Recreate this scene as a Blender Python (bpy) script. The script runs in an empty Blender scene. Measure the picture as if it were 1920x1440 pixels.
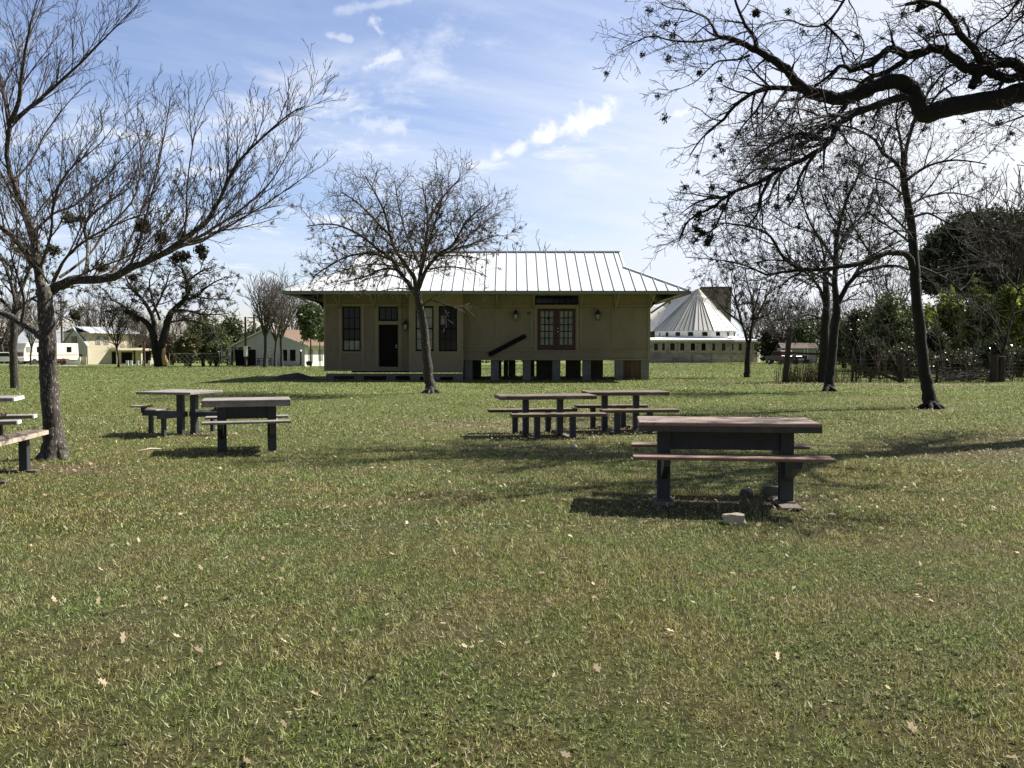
import bpy, math, random
import numpy as np
from mathutils import Vector, Matrix, Quaternion, noise as mnoise
R = math.radians
random.seed(7); rng = np.random.default_rng(7)
sc = bpy.context.scene
C = sc.collection
EYE = 1.55; FPX = 1600.0; PITCH = math.atan(65/1600)

# ------------------------------------------------------------------ geometry of the place
def sstep(a, b, x):
    t = min(1, max(0, (x-a)/(b-a))); return t*t*(3-2*t)
def hgt(x, y):
    d = 0.9*sstep(45, 145, y) + 1.1*sstep(140, 215, y)
    d *= 1-0.42*sstep(-12, 14, x)
    b = 0.025*math.sin(x*.35+1.3)*math.sin(y*.27+.4) + 0.012*math.sin(x*.9-y*.5)
    return -d + b*(1-.7*sstep(38, 46, y))
def hgt_np(x, y):
    def ss(a, b, v):
        t = np.clip((v-a)/(b-a), 0, 1); return t*t*(3-2*t)
    d = 0.9*ss(45, 145, y) + 1.1*ss(140, 215, y)
    d = d*(1-0.42*ss(-12, 14, x))
    b = 0.025*np.sin(x*.35+1.3)*np.sin(y*.27+.4) + 0.012*np.sin(x*.9-y*.5)
    return -d + b*(1-.7*ss(38, 46, y))
def ray(px, py):
    u = (px-960)/FPX; v = (720-py)/FPX
    c, s = math.cos(PITCH), math.sin(PITCH)
    return Vector((u, c+v*s, -s+v*c))
def P(px, py, Y):
    r = ray(px, py); t = Y/r.y
    return Vector((r.x*t, Y, EYE+r.z*t))
def G(px, py):
    r = ray(px, py); t = 1.0
    while t < 400:
        p = r*t
        if EYE+p.z < hgt(p.x, p.y): break
        t *= 1.004
    return Vector((p.x, p.y, hgt(p.x, p.y)))
def GY(px, Y):
    x = (px-960)*Y/FPX
    return Vector((x, Y, hgt(x, Y)))

# ------------------------------------------------------------------ materials
def new_mat(name):
    m = bpy.data.materials.new(name); m.use_nodes = True
    nt = m.node_tree; nt.nodes.clear()
    return m, nt
def N(nt, t, **kw):
    n = nt.nodes.new(t)
    for k, v in kw.items(): setattr(n, k, v)
    return n
def ramp(nt, src, stops):
    r = N(nt, 'ShaderNodeValToRGB'); e = r.color_ramp.elements
    while len(e) < len(stops): e.new(.5)
    for i, (p, c) in enumerate(stops):
        e[i].position = p; e[i].color = (c[0], c[1], c[2], 1) if not isinstance(c, (int, float)) else (c, c, c, 1)
    nt.links.new(src, r.inputs[0]); return r
def mat(name, col, rough=.7, var=.15, scale=3.0, bump=.0, bscale=40, metal=0, stretch=(1, 1, 1), col2=None, spec=.5, speck=None):
    m, nt = new_mat(name); L = nt.links.new
    out = N(nt, 'ShaderNodeOutputMaterial'); b = N(nt, 'ShaderNodeBsdfPrincipled')
    L(b.outputs[0], out.inputs[0])
    b.inputs['Roughness'].default_value = rough; b.inputs['Metallic'].default_value = metal
    b.inputs['Specular IOR Level'].default_value = spec
    tc = N(nt, 'ShaderNodeTexCoord'); mp = N(nt, 'ShaderNodeMapping'); mp.inputs['Scale'].default_value = stretch
    L(tc.outputs['Object'], mp.inputs[0])
    no = N(nt, 'ShaderNodeTexNoise'); no.inputs['Scale'].default_value = scale; no.inputs['Detail'].default_value = 6; no.inputs['Roughness'].default_value = .65
    L(mp.outputs[0], no.inputs[0])
    c2 = col2 or tuple(c*(1+var) for c in col); c1 = tuple(c*(1-var) for c in col) if not col2 else col
    rp = ramp(nt, no.outputs[0], [(.32, c1), (.68, c2)])
    last = rp.outputs[0]
    if speck:
        sc_, thr, scol = speck
        n2 = N(nt, 'ShaderNodeTexNoise'); n2.inputs['Scale'].default_value = sc_; n2.inputs['Detail'].default_value = 4
        L(mp.outputs[0], n2.inputs[0])
        r2 = ramp(nt, n2.outputs[0], [(thr, 0.0), (thr+.05, 1.0)])
        mx = N(nt, 'ShaderNodeMixRGB'); L(r2.outputs[0], mx.inputs[0]); L(last, mx.inputs[1]); mx.inputs[2].default_value = (*scol, 1)
        last = mx.outputs[0]
    L(last, b.inputs['Base Color'])
    if bump:
        n3 = N(nt, 'ShaderNodeTexNoise'); n3.inputs['Scale'].default_value = bscale; n3.inputs['Detail'].default_value = 5
        L(mp.outputs[0], n3.inputs[0])
        bp = N(nt, 'ShaderNodeBump'); bp.inputs['Strength'].default_value = bump; bp.inputs['Distance'].default_value = .02
        L(n3.outputs[0], bp.inputs['Height']); L(bp.outputs[0], b.inputs['Normal'])
    return m
def leaf_mat(name, c1, c2, trans=.35, rough=.6):
    """foliage: colour from the per-face random attribute; part of the light passes through"""
    m, nt = new_mat(name); L = nt.links.new
    out = N(nt, 'ShaderNodeOutputMaterial')
    at = N(nt, 'ShaderNodeAttribute'); at.attribute_name = 'rnd'
    rp = ramp(nt, at.outputs['Fac'], [(0, c1), (1, c2)])
    b = N(nt, 'ShaderNodeBsdfPrincipled'); b.inputs['Roughness'].default_value = rough
    b.inputs['Specular IOR Level'].default_value = .35
    L(rp.outputs[0], b.inputs['Base Color'])
    t = N(nt, 'ShaderNodeBsdfTranslucent'); L(rp.outputs[0], t.inputs[0])
    mx = N(nt, 'ShaderNodeMixShader'); mx.inputs[0].default_value = trans
    L(b.outputs[0], mx.inputs[1]); L(t.outputs[0], mx.inputs[2]); L(mx.outputs[0], out.inputs[0])
    return m

M = {}
M['bark'] = mat('bark', (.042, .035, .028), .9, .35, 9, .9, 34, stretch=(1, 1, .35), speck=(30, .63, (.27, .26, .23)))
M['bark_pale'] = mat('bark_pale', (.052, .043, .034), .9, .4, 8, 1.0, 30, stretch=(1, 1, .3), speck=(55, .60, (.36, .34, .29)))
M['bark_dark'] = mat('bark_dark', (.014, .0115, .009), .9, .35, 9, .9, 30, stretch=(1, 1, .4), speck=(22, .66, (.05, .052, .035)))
M['twig'] = mat('twig', (.085, .061, .043), .9, .3, 3)
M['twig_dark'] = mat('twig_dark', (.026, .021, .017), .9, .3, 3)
M['twig_grey'] = mat('twig_grey', (.13, .11, .095), .9, .3, 1)
M['twig_far'] = mat('twig_far', (.085, .068, .056), .9, .3, 1)
M['moss'] = leaf_mat('ball_moss', (.045, .043, .03), (.12, .11, .07), .15, .9)
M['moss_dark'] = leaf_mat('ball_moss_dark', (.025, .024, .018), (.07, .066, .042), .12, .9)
M['oakleaf'] = leaf_mat('oak_leaf', (.035, .032, .02), (.12, .085, .05), .2)
M['evergreen'] = leaf_mat('evergreen_leaf', (.035, .055, .020), (.115, .150, .055), .22, .45)
M['shrub'] = leaf_mat('shrub_leaf', (.05, .07, .026), (.15, .18, .065), .28, .5)
M['olive_shrub'] = leaf_mat('olive_shrub_leaf', (.05, .055, .02), (.15, .145, .06), .3, .5)
M['cedar'] = leaf_mat('cedar_leaf', (.022, .034, .013), (.075, .092, .038), .2, .6)
M['bamboo'] = leaf_mat('bamboo_leaf', (.085, .11, .018), (.32, .36, .07), .45, .5)
M['thicket'] = leaf_mat('thicket_leaf', (.024, .027, .013), (.095, .092, .042), .25, .4)
M['shiny_leaf'] = leaf_mat('shiny_leaf', (.020, .028, .012), (.07, .085, .03), .15, .22)
M['siding'] = mat('siding_paint', (.245, .196, .142), .75, .12, 1.3, .25, 20, stretch=(1, 1, .5), speck=(4.5, .63, (.175, .136, .100)))
M['bay_siding'] = mat('bay_paint', (.285, .228, .162), .75, .07, 1.2, .2, 20)
M['trim'] = mat('trim_paint', (.275, .22, .158), .7, .07, 1.5, .15, 20)
M['fascia'] = mat('gutter_paint', (.20, .205, .165), .55, .06, 2)
M['metal_roof'] = mat('roof_metal', (.70, .725, .73), .42, .05, .9, .10, 3, metal=.1, stretch=(2, .5, 1), speck=(1.6, .68, (.66, .65, .62)))
M['seam'] = mat('roof_seam', (.52, .54, .55), .45, .04, 2, metal=.3)
M['church_roof'] = mat('church_roof_metal', (.45, .44, .41), .5, .12, .5, metal=.2, stretch=(1, 1, .3))
M['white'] = mat('white_paint', (.84, .84, .83), .6, .05, 2)
M['glass'] = mat('window_glass', (.007, .009, .012), .10, .3, .8, spec=.35)
M['glass_grey'] = mat('dusty_glass', (.24, .24, .225), .25, .35, 1.6, spec=.5)
M['blind'] = mat('pale_blind', (.25, .25, .235), .8, .12, 3)
M['dark_frame'] = mat('dark_sash', (.007, .006, .006), .7, .2, 3, spec=.15)
M['door_dark'] = mat('dark_door', (.005, .0045, .0045), .6, .25, 2, spec=.12)
M['door_red'] = mat('dark_red_paint', (.050, .009, .009), .5, .2, 2)
M['brass'] = mat('bright_knob', (.7, .66, .55), .3, .05, 5, metal=.8)
M['black_iron'] = mat('black_iron', (.016, .014, .013), .55, .3, 5)
M['block'] = mat('concrete_block', (.19, .185, .175), .9, .14, 2.5, .3, 30)
M['brown_board'] = mat('brown_board', (.11, .058, .032), .8, .35, 2.5, .3, 20, stretch=(1.5, 1, .2))
M['soil'] = mat('dark_soil', (.040, .035, .022), .95, .4, 3, .8, 14)
M['old_beam'] = mat('old_beam', (.11, .10, .085), .9, .3, 3)
M['bluegrey'] = mat('chipped_grey_steel', (.040, .045, .052), .55, .22, 5, .25, 40, speck=(9, .66, (.08, .06, .045)))
M['rust_top'] = mat('rusty_red_top', (.28, .195, .155), .75, .28, 1.4, .35, 60, col2=(.25, .205, .18), speck=(16, .61, (.16, .13, .12)))
M['rust_top'].node_tree.nodes['Principled BSDF'].inputs['Specular IOR Level'].default_value = .3
M['frame_rust'] = mat('grey_rust_frame', (.075, .070, .064), .8, .3, 6, .4, 50, speck=(10, .6, (.11, .075, .055)))
M['grey_top'] = mat('worn_grey_top', (.23, .21, .19), .8, .3, 4, .4, 50, speck=(7, .62, (.33, .24, .17)))
M['wood_brown'] = mat('weathered_brown_top', (.135, .098, .072), .85, .3, 4, .4, 40, stretch=(.4, 2, 2), speck=(8, .6, (.25, .22, .19)))
M['lit_edge_and_stick'] = mat('lit_edge_and_stick', (.46, .38, .29), .8, .2, 6, .3, 40)  # sun on bench edges painted pale; also the bleached stick's own colour
M['plate'] = mat('rusty_plate', (.12, .095, .08), .85, .35, 7, .4, 40)
M['limestone'] = mat('limestone', (.50, .43, .33), .9, .2, 6, .7, 20)
M['darkstone'] = mat('grey_stone', (.14, .135, .12), .9, .3, 8, .7, 20)
M['yellow_wall'] = mat('yellow_stucco', (.60, .54, .40), .9, .06, .5)
M['tan_wall'] = mat('tan_siding', (.50, .47, .38), .9, .08, .5)
M['grey_roof'] = mat('grey_shingle', (.33, .35, .37), .9, .15, 1)
M['orange_roof'] = mat('orange_shingle', (.15, .095, .060), .9, .15, 1.2)
M['cream'] = mat('cream_fibreglass', (.76, .72, .60), .45, .05, 1)
M['rv_brown'] = mat('brown_trim', (.10, .06, .045), .6, .2, 3)
M['peeling'] = mat('peeling_white_brick', (.68, .67, .76), .9, .12, 1.2, stretch=(1, 1, 3), speck=(1.8, .66, (.42, .42, .42)))
M['sunlit_side_wall'] = mat('sunlit_side_wall', (.72, .68, .52), .9, .05, 1)  # yellow sunlight on the white house's side put into the wall colour
M['red_paint'] = mat('red_paint', (.35, .07, .05), .6, .2, 2)
M['dark_red'] = mat('dark_red_car_paint', (.06, .008, .009), .3, .1, 2)
M['rubber'] = mat('tyre_rubber', (.015, .015, .015), .8, .2, 5)
M['steel'] = mat('galvanised_steel', (.42, .43, .44), .45, .1, 4, metal=.5)
M['pole'] = mat('creosote_pole', (.10, .06, .045), .9, .3, 3, stretch=(3, 3, .3))
M['fence_wood'] = mat('old_fence_post', (.045, .034, .026), .9, .35, 6, .7, 30, stretch=(2, 2, .4))
M['concrete'] = mat('pale_road', (.52, .50, .45), .9, .06, .4)
M['greenhouse'] = mat('shed_siding', (.30, .30, .28), .85, .1, 1)
M['wound'] = mat('split_wood', (.42, .25, .13), .8, .35, 3, .5, 20, stretch=(3, 3, .4))
# coursed stone of the church
def stone_mat():
    m, nt = new_mat('coursed_stone'); L = nt.links.new
    out = N(nt, 'ShaderNodeOutputMaterial'); b = N(nt, 'ShaderNodeBsdfPrincipled'); L(b.outputs[0], out.inputs[0])
    b.inputs['Roughness'].default_value = .9
    tc = N(nt, 'ShaderNodeTexCoord'); sp = N(nt, 'ShaderNodeSeparateXYZ'); L(tc.outputs['Object'], sp.inputs[0])
    ad = N(nt, 'ShaderNodeMath', operation='ADD'); L(sp.outputs[0], ad.inputs[0]); L(sp.outputs[1], ad.inputs[1])
    cb = N(nt, 'ShaderNodeCombineXYZ'); L(ad.outputs[0], cb.inputs[0]); L(sp.outputs[2], cb.inputs[1])
    br = N(nt, 'ShaderNodeTexBrick'); L(cb.outputs[0], br.inputs[0]); br.inputs['Scale'].default_value = 1
    br.inputs['Brick Width'].default_value = .62; br.inputs['Row Height'].default_value = .27; br.inputs['Mortar Size'].default_value = .018
    br.inputs['Color1'].default_value = (.50, .42, .37, 1); br.inputs['Color2'].default_value = (.30, .25, .225, 1); br.inputs['Mortar'].default_value = (.34, .32, .29, 1)
    no = N(nt, 'ShaderNodeTexNoise'); no.inputs['Scale'].default_value = .9; no.inputs['Detail'].default_value = 4; L(tc.outputs['Object'], no.inputs[0])
    mx = N(nt, 'ShaderNodeMixRGB', blend_type='MULTIPLY'); mx.inputs[0].default_value = .7
    r = ramp(nt, no.outputs[0], [(.35, .65), (.65, 1.25)]); L(br.outputs[0], mx.inputs[1]); L(r.outputs[0], mx.inputs[2]); L(mx.outputs[0], b.inputs['Base Color'])
    return m
M['stone'] = stone_mat()

def ground_mats():
    """lawn ground and blades: same patch pattern, from world position"""
    res = []
    for kind in ('ground', 'blade'):
        m, nt = new_mat('lawn_' + kind); L = nt.links.new
        out = N(nt, 'ShaderNodeOutputMaterial')
        ge = N(nt, 'ShaderNodeNewGeometry')
        def noise(scale, det=5, rough=.6):
            n = N(nt, 'ShaderNodeTexNoise'); n.inputs['Scale'].default_value = scale; n.inputs['Detail'].default_value = det; n.inputs['Roughness'].default_value = rough
            L(ge.outputs['Position'], n.inputs[0]); return n.outputs[0]
        def mix(f, a, b, blend='MIX'):
            x = N(nt, 'ShaderNodeMixRGB', blend_type=blend)
            for i, v in ((0, f), (1, a), (2, b)):
                if isinstance(v, tuple): x.inputs[i].default_value = (*v, 1)
                elif isinstance(v, (int, float)): x.inputs[i].default_value = v
                else: L(v, x.inputs[i])
            return x.outputs[0]
        big = ramp(nt, noise(.30, 6), [(.40, 0.0), (.62, 1.0)]).outputs[0]
        med = ramp(nt, noise(1.7, 6), [(.42, 0.0), (.60, 1.0)]).outputs[0]
        dist = N(nt, 'ShaderNodeSeparateXYZ'); L(ge.outputs['Position'], dist.inputs[0])
        far = N(nt, 'ShaderNodeMapRange'); far.inputs[1].default_value = 8; far.inputs[2].default_value = 30; L(dist.outputs[1], far.inputs[0])
        lit = N(nt, 'ShaderNodeAttribute'); lit.attribute_name = 'litter'
        if kind == 'ground':
            fine = noise(26, 6, .75); fr = ramp(nt, fine, [(.30, (.020, .021, .010)), (.52, (.080, .082, .034)), (.72, (.19, .18, .09))]).outputs[0]
            base = mix(big, fr, mix(1.0, fr, (1.05, .90, .80), 'MULTIPLY'))
            base = mix(med, base, mix(1.0, base, (.84, .93, .80), 'MULTIPLY'))
            g2 = ramp(nt, noise(3.2, 8, .75), [(.34, (.085, .115, .034)), (.66, (.190, .225, .078))]).outputs[0]
            base = mix(far.outputs[0], base, g2)
            dry = ramp(nt, noise(.11, 7, .7), [(.50, 0.0), (.68, .75)]).outputs[0]
            base = mix(dry, base, mix(1.0, base, (1.25, 1.0, .95), 'MULTIPLY'))
            soil = ramp(nt, noise(14, 5, .7), [(.35, (.075, .060, .038)), (.65, (.19, .155, .105))]).outputs[0]
            base = mix(lit.outputs['Fac'], base, soil)
            b = N(nt, 'ShaderNodeBsdfPrincipled'); b.inputs['Roughness'].default_value = .95; b.inputs['Specular IOR Level'].default_value = .1
            L(base, b.inputs['Base Color'])
            bp = N(nt, 'ShaderNodeBump'); bp.inputs['Strength'].default_value = .9; bp.inputs['Distance'].default_value = .06
            L(noise(9, 8, .8), bp.inputs['Height']); L(bp.outputs[0], b.inputs['Normal'])
            L(b.outputs[0], out.inputs[0])
        else:
            rnd = N(nt, 'ShaderNodeAttribute'); rnd.attribute_name = 'rnd'
            gcol = ramp(nt, rnd.outputs['Fac'], [(0, (.05, .06, .020)), (.40, (.245, .250, .068)), (.72, (.44, .425, .155)), (.84, (.52, .46, .27)), (1, (.74, .68, .48))]).outputs[0]
            gn = mix(med, gcol, mix(1.0, gcol, (.78, 1.0, .82), 'MULTIPLY'))
            olive = mix(1.0, gn, (1.10, 1.0, 1.0), 'MULTIPLY')
            base = mix(big, gn, olive)
            dry = ramp(nt, noise(.75, 6, .7), [(.52, 0.0), (.68, .55)]).outputs[0]
            dcol = ramp(nt, rnd.outputs['Fac'], [(0, (.085, .068, .040)), (1, (.46, .37, .25))]).outputs[0]
            base = mix(dry, base, dcol)
            fg = ramp(nt, rnd.outputs['Fac'], [(0, (.085, .115, .034)), (.6, (.20, .24, .075)), (.93, (.29, .31, .12)), (1, (.55, .50, .34))]).outputs[0]
            fm = N(nt, 'ShaderNodeMath', operation='MULTIPLY'); L(far.outputs[0], fm.inputs[0]); fm.inputs[1].default_value = .75
            base = mix(fm.outputs[0], base, fg)
            base = mix(lit.outputs['Fac'], base, dcol)
            b = N(nt, 'ShaderNodeBsdfPrincipled'); b.inputs['Roughness'].default_value = .6; b.inputs['Specular IOR Level'].default_value = .3
            L(base, b.inputs['Base Color'])
            t = N(nt, 'ShaderNodeBsdfTranslucent'); L(base, t.inputs[0])
            mx = N(nt, 'ShaderNodeMixShader'); mx.inputs[0].default_value = .35
            L(b.outputs[0], mx.inputs[1]); L(t.outputs[0], mx.inputs[2]); L(mx.outputs[0], out.inputs[0])
        res.append(m)
    return res
M['lawn'], M['blade'] = ground_mats()
M['dead_leaf'] = leaf_mat('dead_leaf', (.16, .10, .06), (.58, .46, .30), .2, .7)

# ------------------------------------------------------------------ mesh helpers
def tag(o, label=None, cat=None, group=None, kind=None):
    if label: o['label'] = label
    if cat: o['category'] = cat
    if group: o['group'] = group
    if kind: o['kind'] = kind
    return o
def mesh_np(name, v, f, material, parent=None, attrs=None, smooth=False):
    """v (n,3); f (m,k) all faces with k corners"""
    me = bpy.data.meshes.new(name)
    v = np.asarray(v, dtype=np.float32); f = np.asarray(f, dtype=np.int32); m_, k = f.shape
    me.vertices.add(len(v)); me.vertices.foreach_set('co', v.ravel())
    me.loops.add(m_*k); me.loops.foreach_set('vertex_index', f.ravel())
    me.polygons.add(m_); me.polygons.foreach_set('loop_start', np.arange(0, m_*k, k, dtype=np.int32))
    me.polygons.foreach_set('loop_total', np.full(m_, k, dtype=np.int32))
    if smooth: me.polygons.foreach_set('use_smooth', np.ones(m_, dtype=bool))
    me.update(calc_edges=True)
    for an, (dom, arr) in (attrs or {}).items():
        a = me.attributes.new(an, 'FLOAT', dom); a.data.foreach_set('value', np.asarray(arr, dtype=np.float32))
    me.materials.append(material)
    o = bpy.data.objects.new(name, me); C.objects.link(o)
    if parent: o.parent = parent
    return o
class MB:
    def __init__(s): s.v = []; s.f = []
    def add(s, vs, fs):
        n = len(s.v); s.v += [tuple(v) for v in vs]; s.f += [tuple(i+n for i in f) for f in fs]; return s
    def box(s, c, d, rot=None):
        x, y, z = d[0]/2, d[1]/2, d[2]/2
        vs = [Vector((a*x, b*y, g*z)) for a in (-1, 1) for b in (-1, 1) for g in (-1, 1)]
        if rot is not None: vs = [rot @ v for v in vs]
        c = Vector(c)
        return s.add([v+c for v in vs], [(0, 1, 3, 2), (4, 6, 7, 5), (0, 4, 5, 1), (2, 3, 7, 6), (0, 2, 6, 4), (1, 5, 7, 3)])
    def bx(s, x0, x1, y0, y1, z0, z1): return s.box(((x0+x1)/2, (y0+y1)/2, (z0+z1)/2), (abs(x1-x0), abs(y1-y0), abs(z1-z0)))
    def bar(s, a, b, w, h=None):
        a = Vector(a); b = Vector(b); d = b-a
        q = d.to_track_quat('Y', 'Z').to_matrix()
        return s.box((a+b)/2, (w, d.length, h or w), q)
    def tube(s, pts, rad, k=8, cap=True):
        pts = [Vector(p) for p in pts]; n = len(pts); rings = []
        if isinstance(rad, (int, float)): rad = [rad]*n
        for i, p in enumerate(pts):
            t = (pts[min(i+1, n-1)]-pts[max(i-1, 0)]).normalized()
            ref = Vector((0, 0, 1)) if abs(t.z) < .9 else Vector((1, 0, 0))
            a = t.cross(ref).normalized(); b = t.cross(a)
            rings.append([p+(a*math.cos(2*math.pi*j/k)+b*math.sin(2*math.pi*j/k))*rad[i] for j in range(k)])
        vs = [v for r in rings for v in r]; fs = []
        for i in range(n-1):
            for j in range(k):
                fs.append((i*k+j, i*k+(j+1) % k, (i+1)*k+(j+1) % k, (i+1)*k+j))
        if cap: fs.append(tuple(range(k))); fs.append(tuple((n-1)*k+j for j in range(k)))
        return s.add(vs, fs)
    def prism(s, poly, axis, a, b):
        """poly = 2D outline; extruded along axis ('x','y','z') from a to b"""
        def m(p, t): return {'x': (t, p[0], p[1]), 'y': (p[0], t, p[1]), 'z': (p[0], p[1], t)}[axis]
        n = len(poly)
        return s.add([m(p, a) for p in poly]+[m(p, b) for p in poly], [tuple(range(n)), tuple(range(n, 2*n))]+[(i, (i+1) % n, n+(i+1) % n, n+i) for i in range(n)])
    def build(s, name, material, parent=None, bevel=0, smooth=False):
        me = bpy.data.meshes.new(name); me.from_pydata(s.v, [], s.f); me.update()
        import bmesh
        bm = bmesh.new(); bm.from_mesh(me); bmesh.ops.recalc_face_normals(bm, faces=bm.faces)
        if bevel: bmesh.ops.bevel(bm, geom=list(bm.edges), offset=bevel, segments=1, affect='EDGES', profile=.5)
        bm.to_mesh(me); bm.free()
        if smooth: me.polygons.foreach_set('use_smooth', [True]*len(me.polygons))
        me.materials.append(material)
        o = bpy.data.objects.new(name, me); C.objects.link(o)
        if parent: o.parent = parent
        return o
def empty(name, loc=(0, 0, 0), rz=0, label=None, cat=None, group=None):
    o = bpy.data.objects.new(name, None); C.objects.link(o); o.location = loc; o.rotation_euler = (0, 0, rz)
    o.empty_display_size = .2
    return tag(o, label, cat, group)
def copy_tree(o, parent=None):
    c = o.copy(); C.objects.link(c); c.parent = parent
    for ch in list(o.children): copy_tree(ch, c)
    return c

# ------------------------------------------------------------------ trees
class Tree:
    def __init__(s, seed): s.r = random.Random(seed); s.br = []; s.tips = []; s.nodes = []
    def rv(s):
        while True:
            v = Vector((s.r.uniform(-1, 1), s.r.uniform(-1, 1), s.r.uniform(-1, 1)))
            if .05 < v.length < 1: return v.normalized()
    def limb(s, pts, r0, r1, p, lev=0, kids=True, sub=3, taper=1.0, start_kids=.12, crook=.35):
        pts = [Vector(q) for q in pts]; e = [pts[0]*2-pts[1]]+pts+[pts[-1]*2-pts[-2]]; out = []
        for i in range(1, len(e)-2):
            a, b, c, d = e[i-1:i+3]
            for k in range(sub):
                t = k/sub
                out.append(.5*((2*b)+(c-a)*t+(2*a-5*b+4*c-d)*t*t+(3*b-a-3*c+d)*t**3))
        out.append(pts[-1]); n = len(out)
        rad = [r0+(r1-r0)*(i/(n-1))**taper for i in range(n)]
        for i in range(1, n-1): out[i] = out[i]+s.rv()*rad[i]*crook
        s.br.append((out, rad))
        if kids: s.kids(out, rad, p, lev, start_kids)
        return out, rad
    def kids(s, pts, rad, p, lev, t0=.12):
        if lev >= p['levels']: return
        n = len(pts); L = sum((pts[i+1]-pts[i]).length for i in range(n-1))
        cnt = p['dens'][lev]*L
        cnt = int(cnt)+(1 if s.r.random() < cnt-int(cnt) else 0)
        az = s.r.uniform(0, 6.28)
        for k in range(cnt):
            t = t0+(1-t0)*(k+s.r.random())/max(cnt, 1)
            f = min(t, .999)*(n-1); i = int(f); q = pts[i].lerp(pts[i+1], f-i); r = rad[i]+(rad[i+1]-rad[i])*(f-i)
            d = (pts[i+1]-pts[i]).normalized()
            az += 2.4+s.r.uniform(-.6, .6)
            side = Quaternion(d, az) @ d.orthogonal().normalized()
            a = R(s.r.uniform(*p['ang']))
            nd = (d*math.cos(a)+side*math.sin(a))
            nd = (nd+Vector((0, 0, p['up'][lev]))+p.get('bias', Vector((0, 0, 0)))).normalized()
            ln = p['len'][lev]*s.r.uniform(.55, 1.25)*(1-p.get('short', .45)*t)
            rr = min(r*.62, p['rad'][lev]*s.r.uniform(.8, 1.2))
            s.grow(q, nd, ln, rr, p, lev+1)
    def grow(s, q, d, ln, r, p, lev):
        seg = p['seg'][min(lev, len(p['seg'])-1)]; st = ln/seg; pts = [q]; w = p['wig']
        upv = Vector((0, 0, p['trop'][min(lev, len(p['trop'])-1)]))
        for i in range(seg):
            d = (d+s.rv()*w+upv*(1/seg)).normalized(); q = q+d*st; pts.append(q)
        tip = p.get('tip', .003)
        rad = [max(tip, r+(tip-r)*(i/seg)) for i in range(seg+1)]
        s.br.append((pts, rad)); s.nodes.append(pts[seg//2]); s.tips.append(pts[-1])
        s.kids(pts, rad, p, lev, .1)
    def meshes(s, origin, parent, thick, m_trunk, m_twig, tip=None):
        groups = {}
        for pts, rad in s.br:
            big = rad[0] >= thick
            k = 9 if rad[0] > .12 else 7 if rad[0] > .05 else 5 if big else 4 if rad[0] > .012 else 3
            groups.setdefault((big, len(pts), k), []).append((pts, rad))
        for big, nm, m in ((True, 'trunk', m_trunk), (False, 'crown', m_twig)):
            V = []; Fc = []; off = 0
            for (b, n, k), lst in groups.items():
                if b != big: continue
                A = np.array([[tuple(q) for q in p] for p, _ in lst]); Rr = np.array([r for _, r in lst])
                T = np.empty_like(A); T[:, 1:-1] = A[:, 2:]-A[:, :-2]; T[:, 0] = A[:, 1]-A[:, 0]; T[:, -1] = A[:, -1]-A[:, -2]
                T /= np.linalg.norm(T, axis=2, keepdims=True)+1e-9
                avg = np.abs(T.mean(axis=1)); ref = np.zeros((len(lst), 3)); ref[np.arange(len(lst)), avg.argmin(axis=1)] = 1
                S = np.cross(T, ref[:, None, :]); S /= np.linalg.norm(S, axis=2, keepdims=True)+1e-9; U = np.cross(T, S)
                th = np.arange(k)*2*np.pi/k
                ring = S[:, :, None, :]*np.cos(th)[None, None, :, None]+U[:, :, None, :]*np.sin(th)[None, None, :, None]
                rr = Rr[:, :, None, None]
                if big:   # knobbly bark outline
                    rr = rr*(1+rng.normal(0, .045, size=(len(lst), n, k, 1)))
                W = A[:, :, None, :]+ring*rr
                B_ = len(lst); idx = np.arange(B_*n*k).reshape(B_, n, k)+off
                a = idx[:, :-1, :]; c = idx[:, 1:, :]; a2 = np.roll(a, -1, 2); c2 = np.roll(c, -1, 2)
                Fc.append(np.stack([a, a2, c2, c], -1).reshape(-1, 4)); V.append(W.reshape(-1, 3)); off += B_*n*k
            if V:
                v = np.concatenate(V)-np.array(tuple(origin))
                mesh_np(nm, v, np.concatenate(Fc), m, parent, smooth=True)
def clumps(pts, rmin, rmax, n, material, name, parent, origin, spikes=26, seed=1, hang=0):
    """ball moss: spiky tufts of thin blades round random points"""
    r_ = np.random.default_rng(seed); pts = np.array([tuple(p) for p in pts])
    if len(pts) == 0: return
    c = pts[r_.integers(0, len(pts), n)]; rad = r_.uniform(rmin, rmax, n)
    c = c-np.array([0, 0, 1])*(rad*hang)[:, None]
    spikes = int(spikes*1.9); d = r_.normal(size=(n, spikes, 3)); d /= np.linalg.norm(d, axis=2, keepdims=True)
    ln = rad[:, None]*r_.uniform(.35, 1.1, (n, spikes))**1.0
    side = np.cross(d, r_.normal(size=(n, spikes, 3))); side /= np.linalg.norm(side, axis=2, keepdims=True)
    w = (rad[:, None]*.13)[..., None]*side
    cc = c[:, None, :]+r_.normal(0, .30, (n, spikes, 3))*rad[:, None, None]; ln = ln*.72; base = cc+d*(ln*.05)[..., None]; mid = cc+d*(ln*.5)[..., None]; tip = cc+d*ln[..., None]
    V = np.stack([base, mid-w, tip, mid+w], 2).reshape(-1, 3)-np.array(tuple(origin))
    F_ = np.arange(n*spikes*4).reshape(-1, 4)
    o = mesh_np(name, V, F_, material, parent, attrs={'rnd': ('FACE', r_.random(n*spikes))})
    return o
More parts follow.
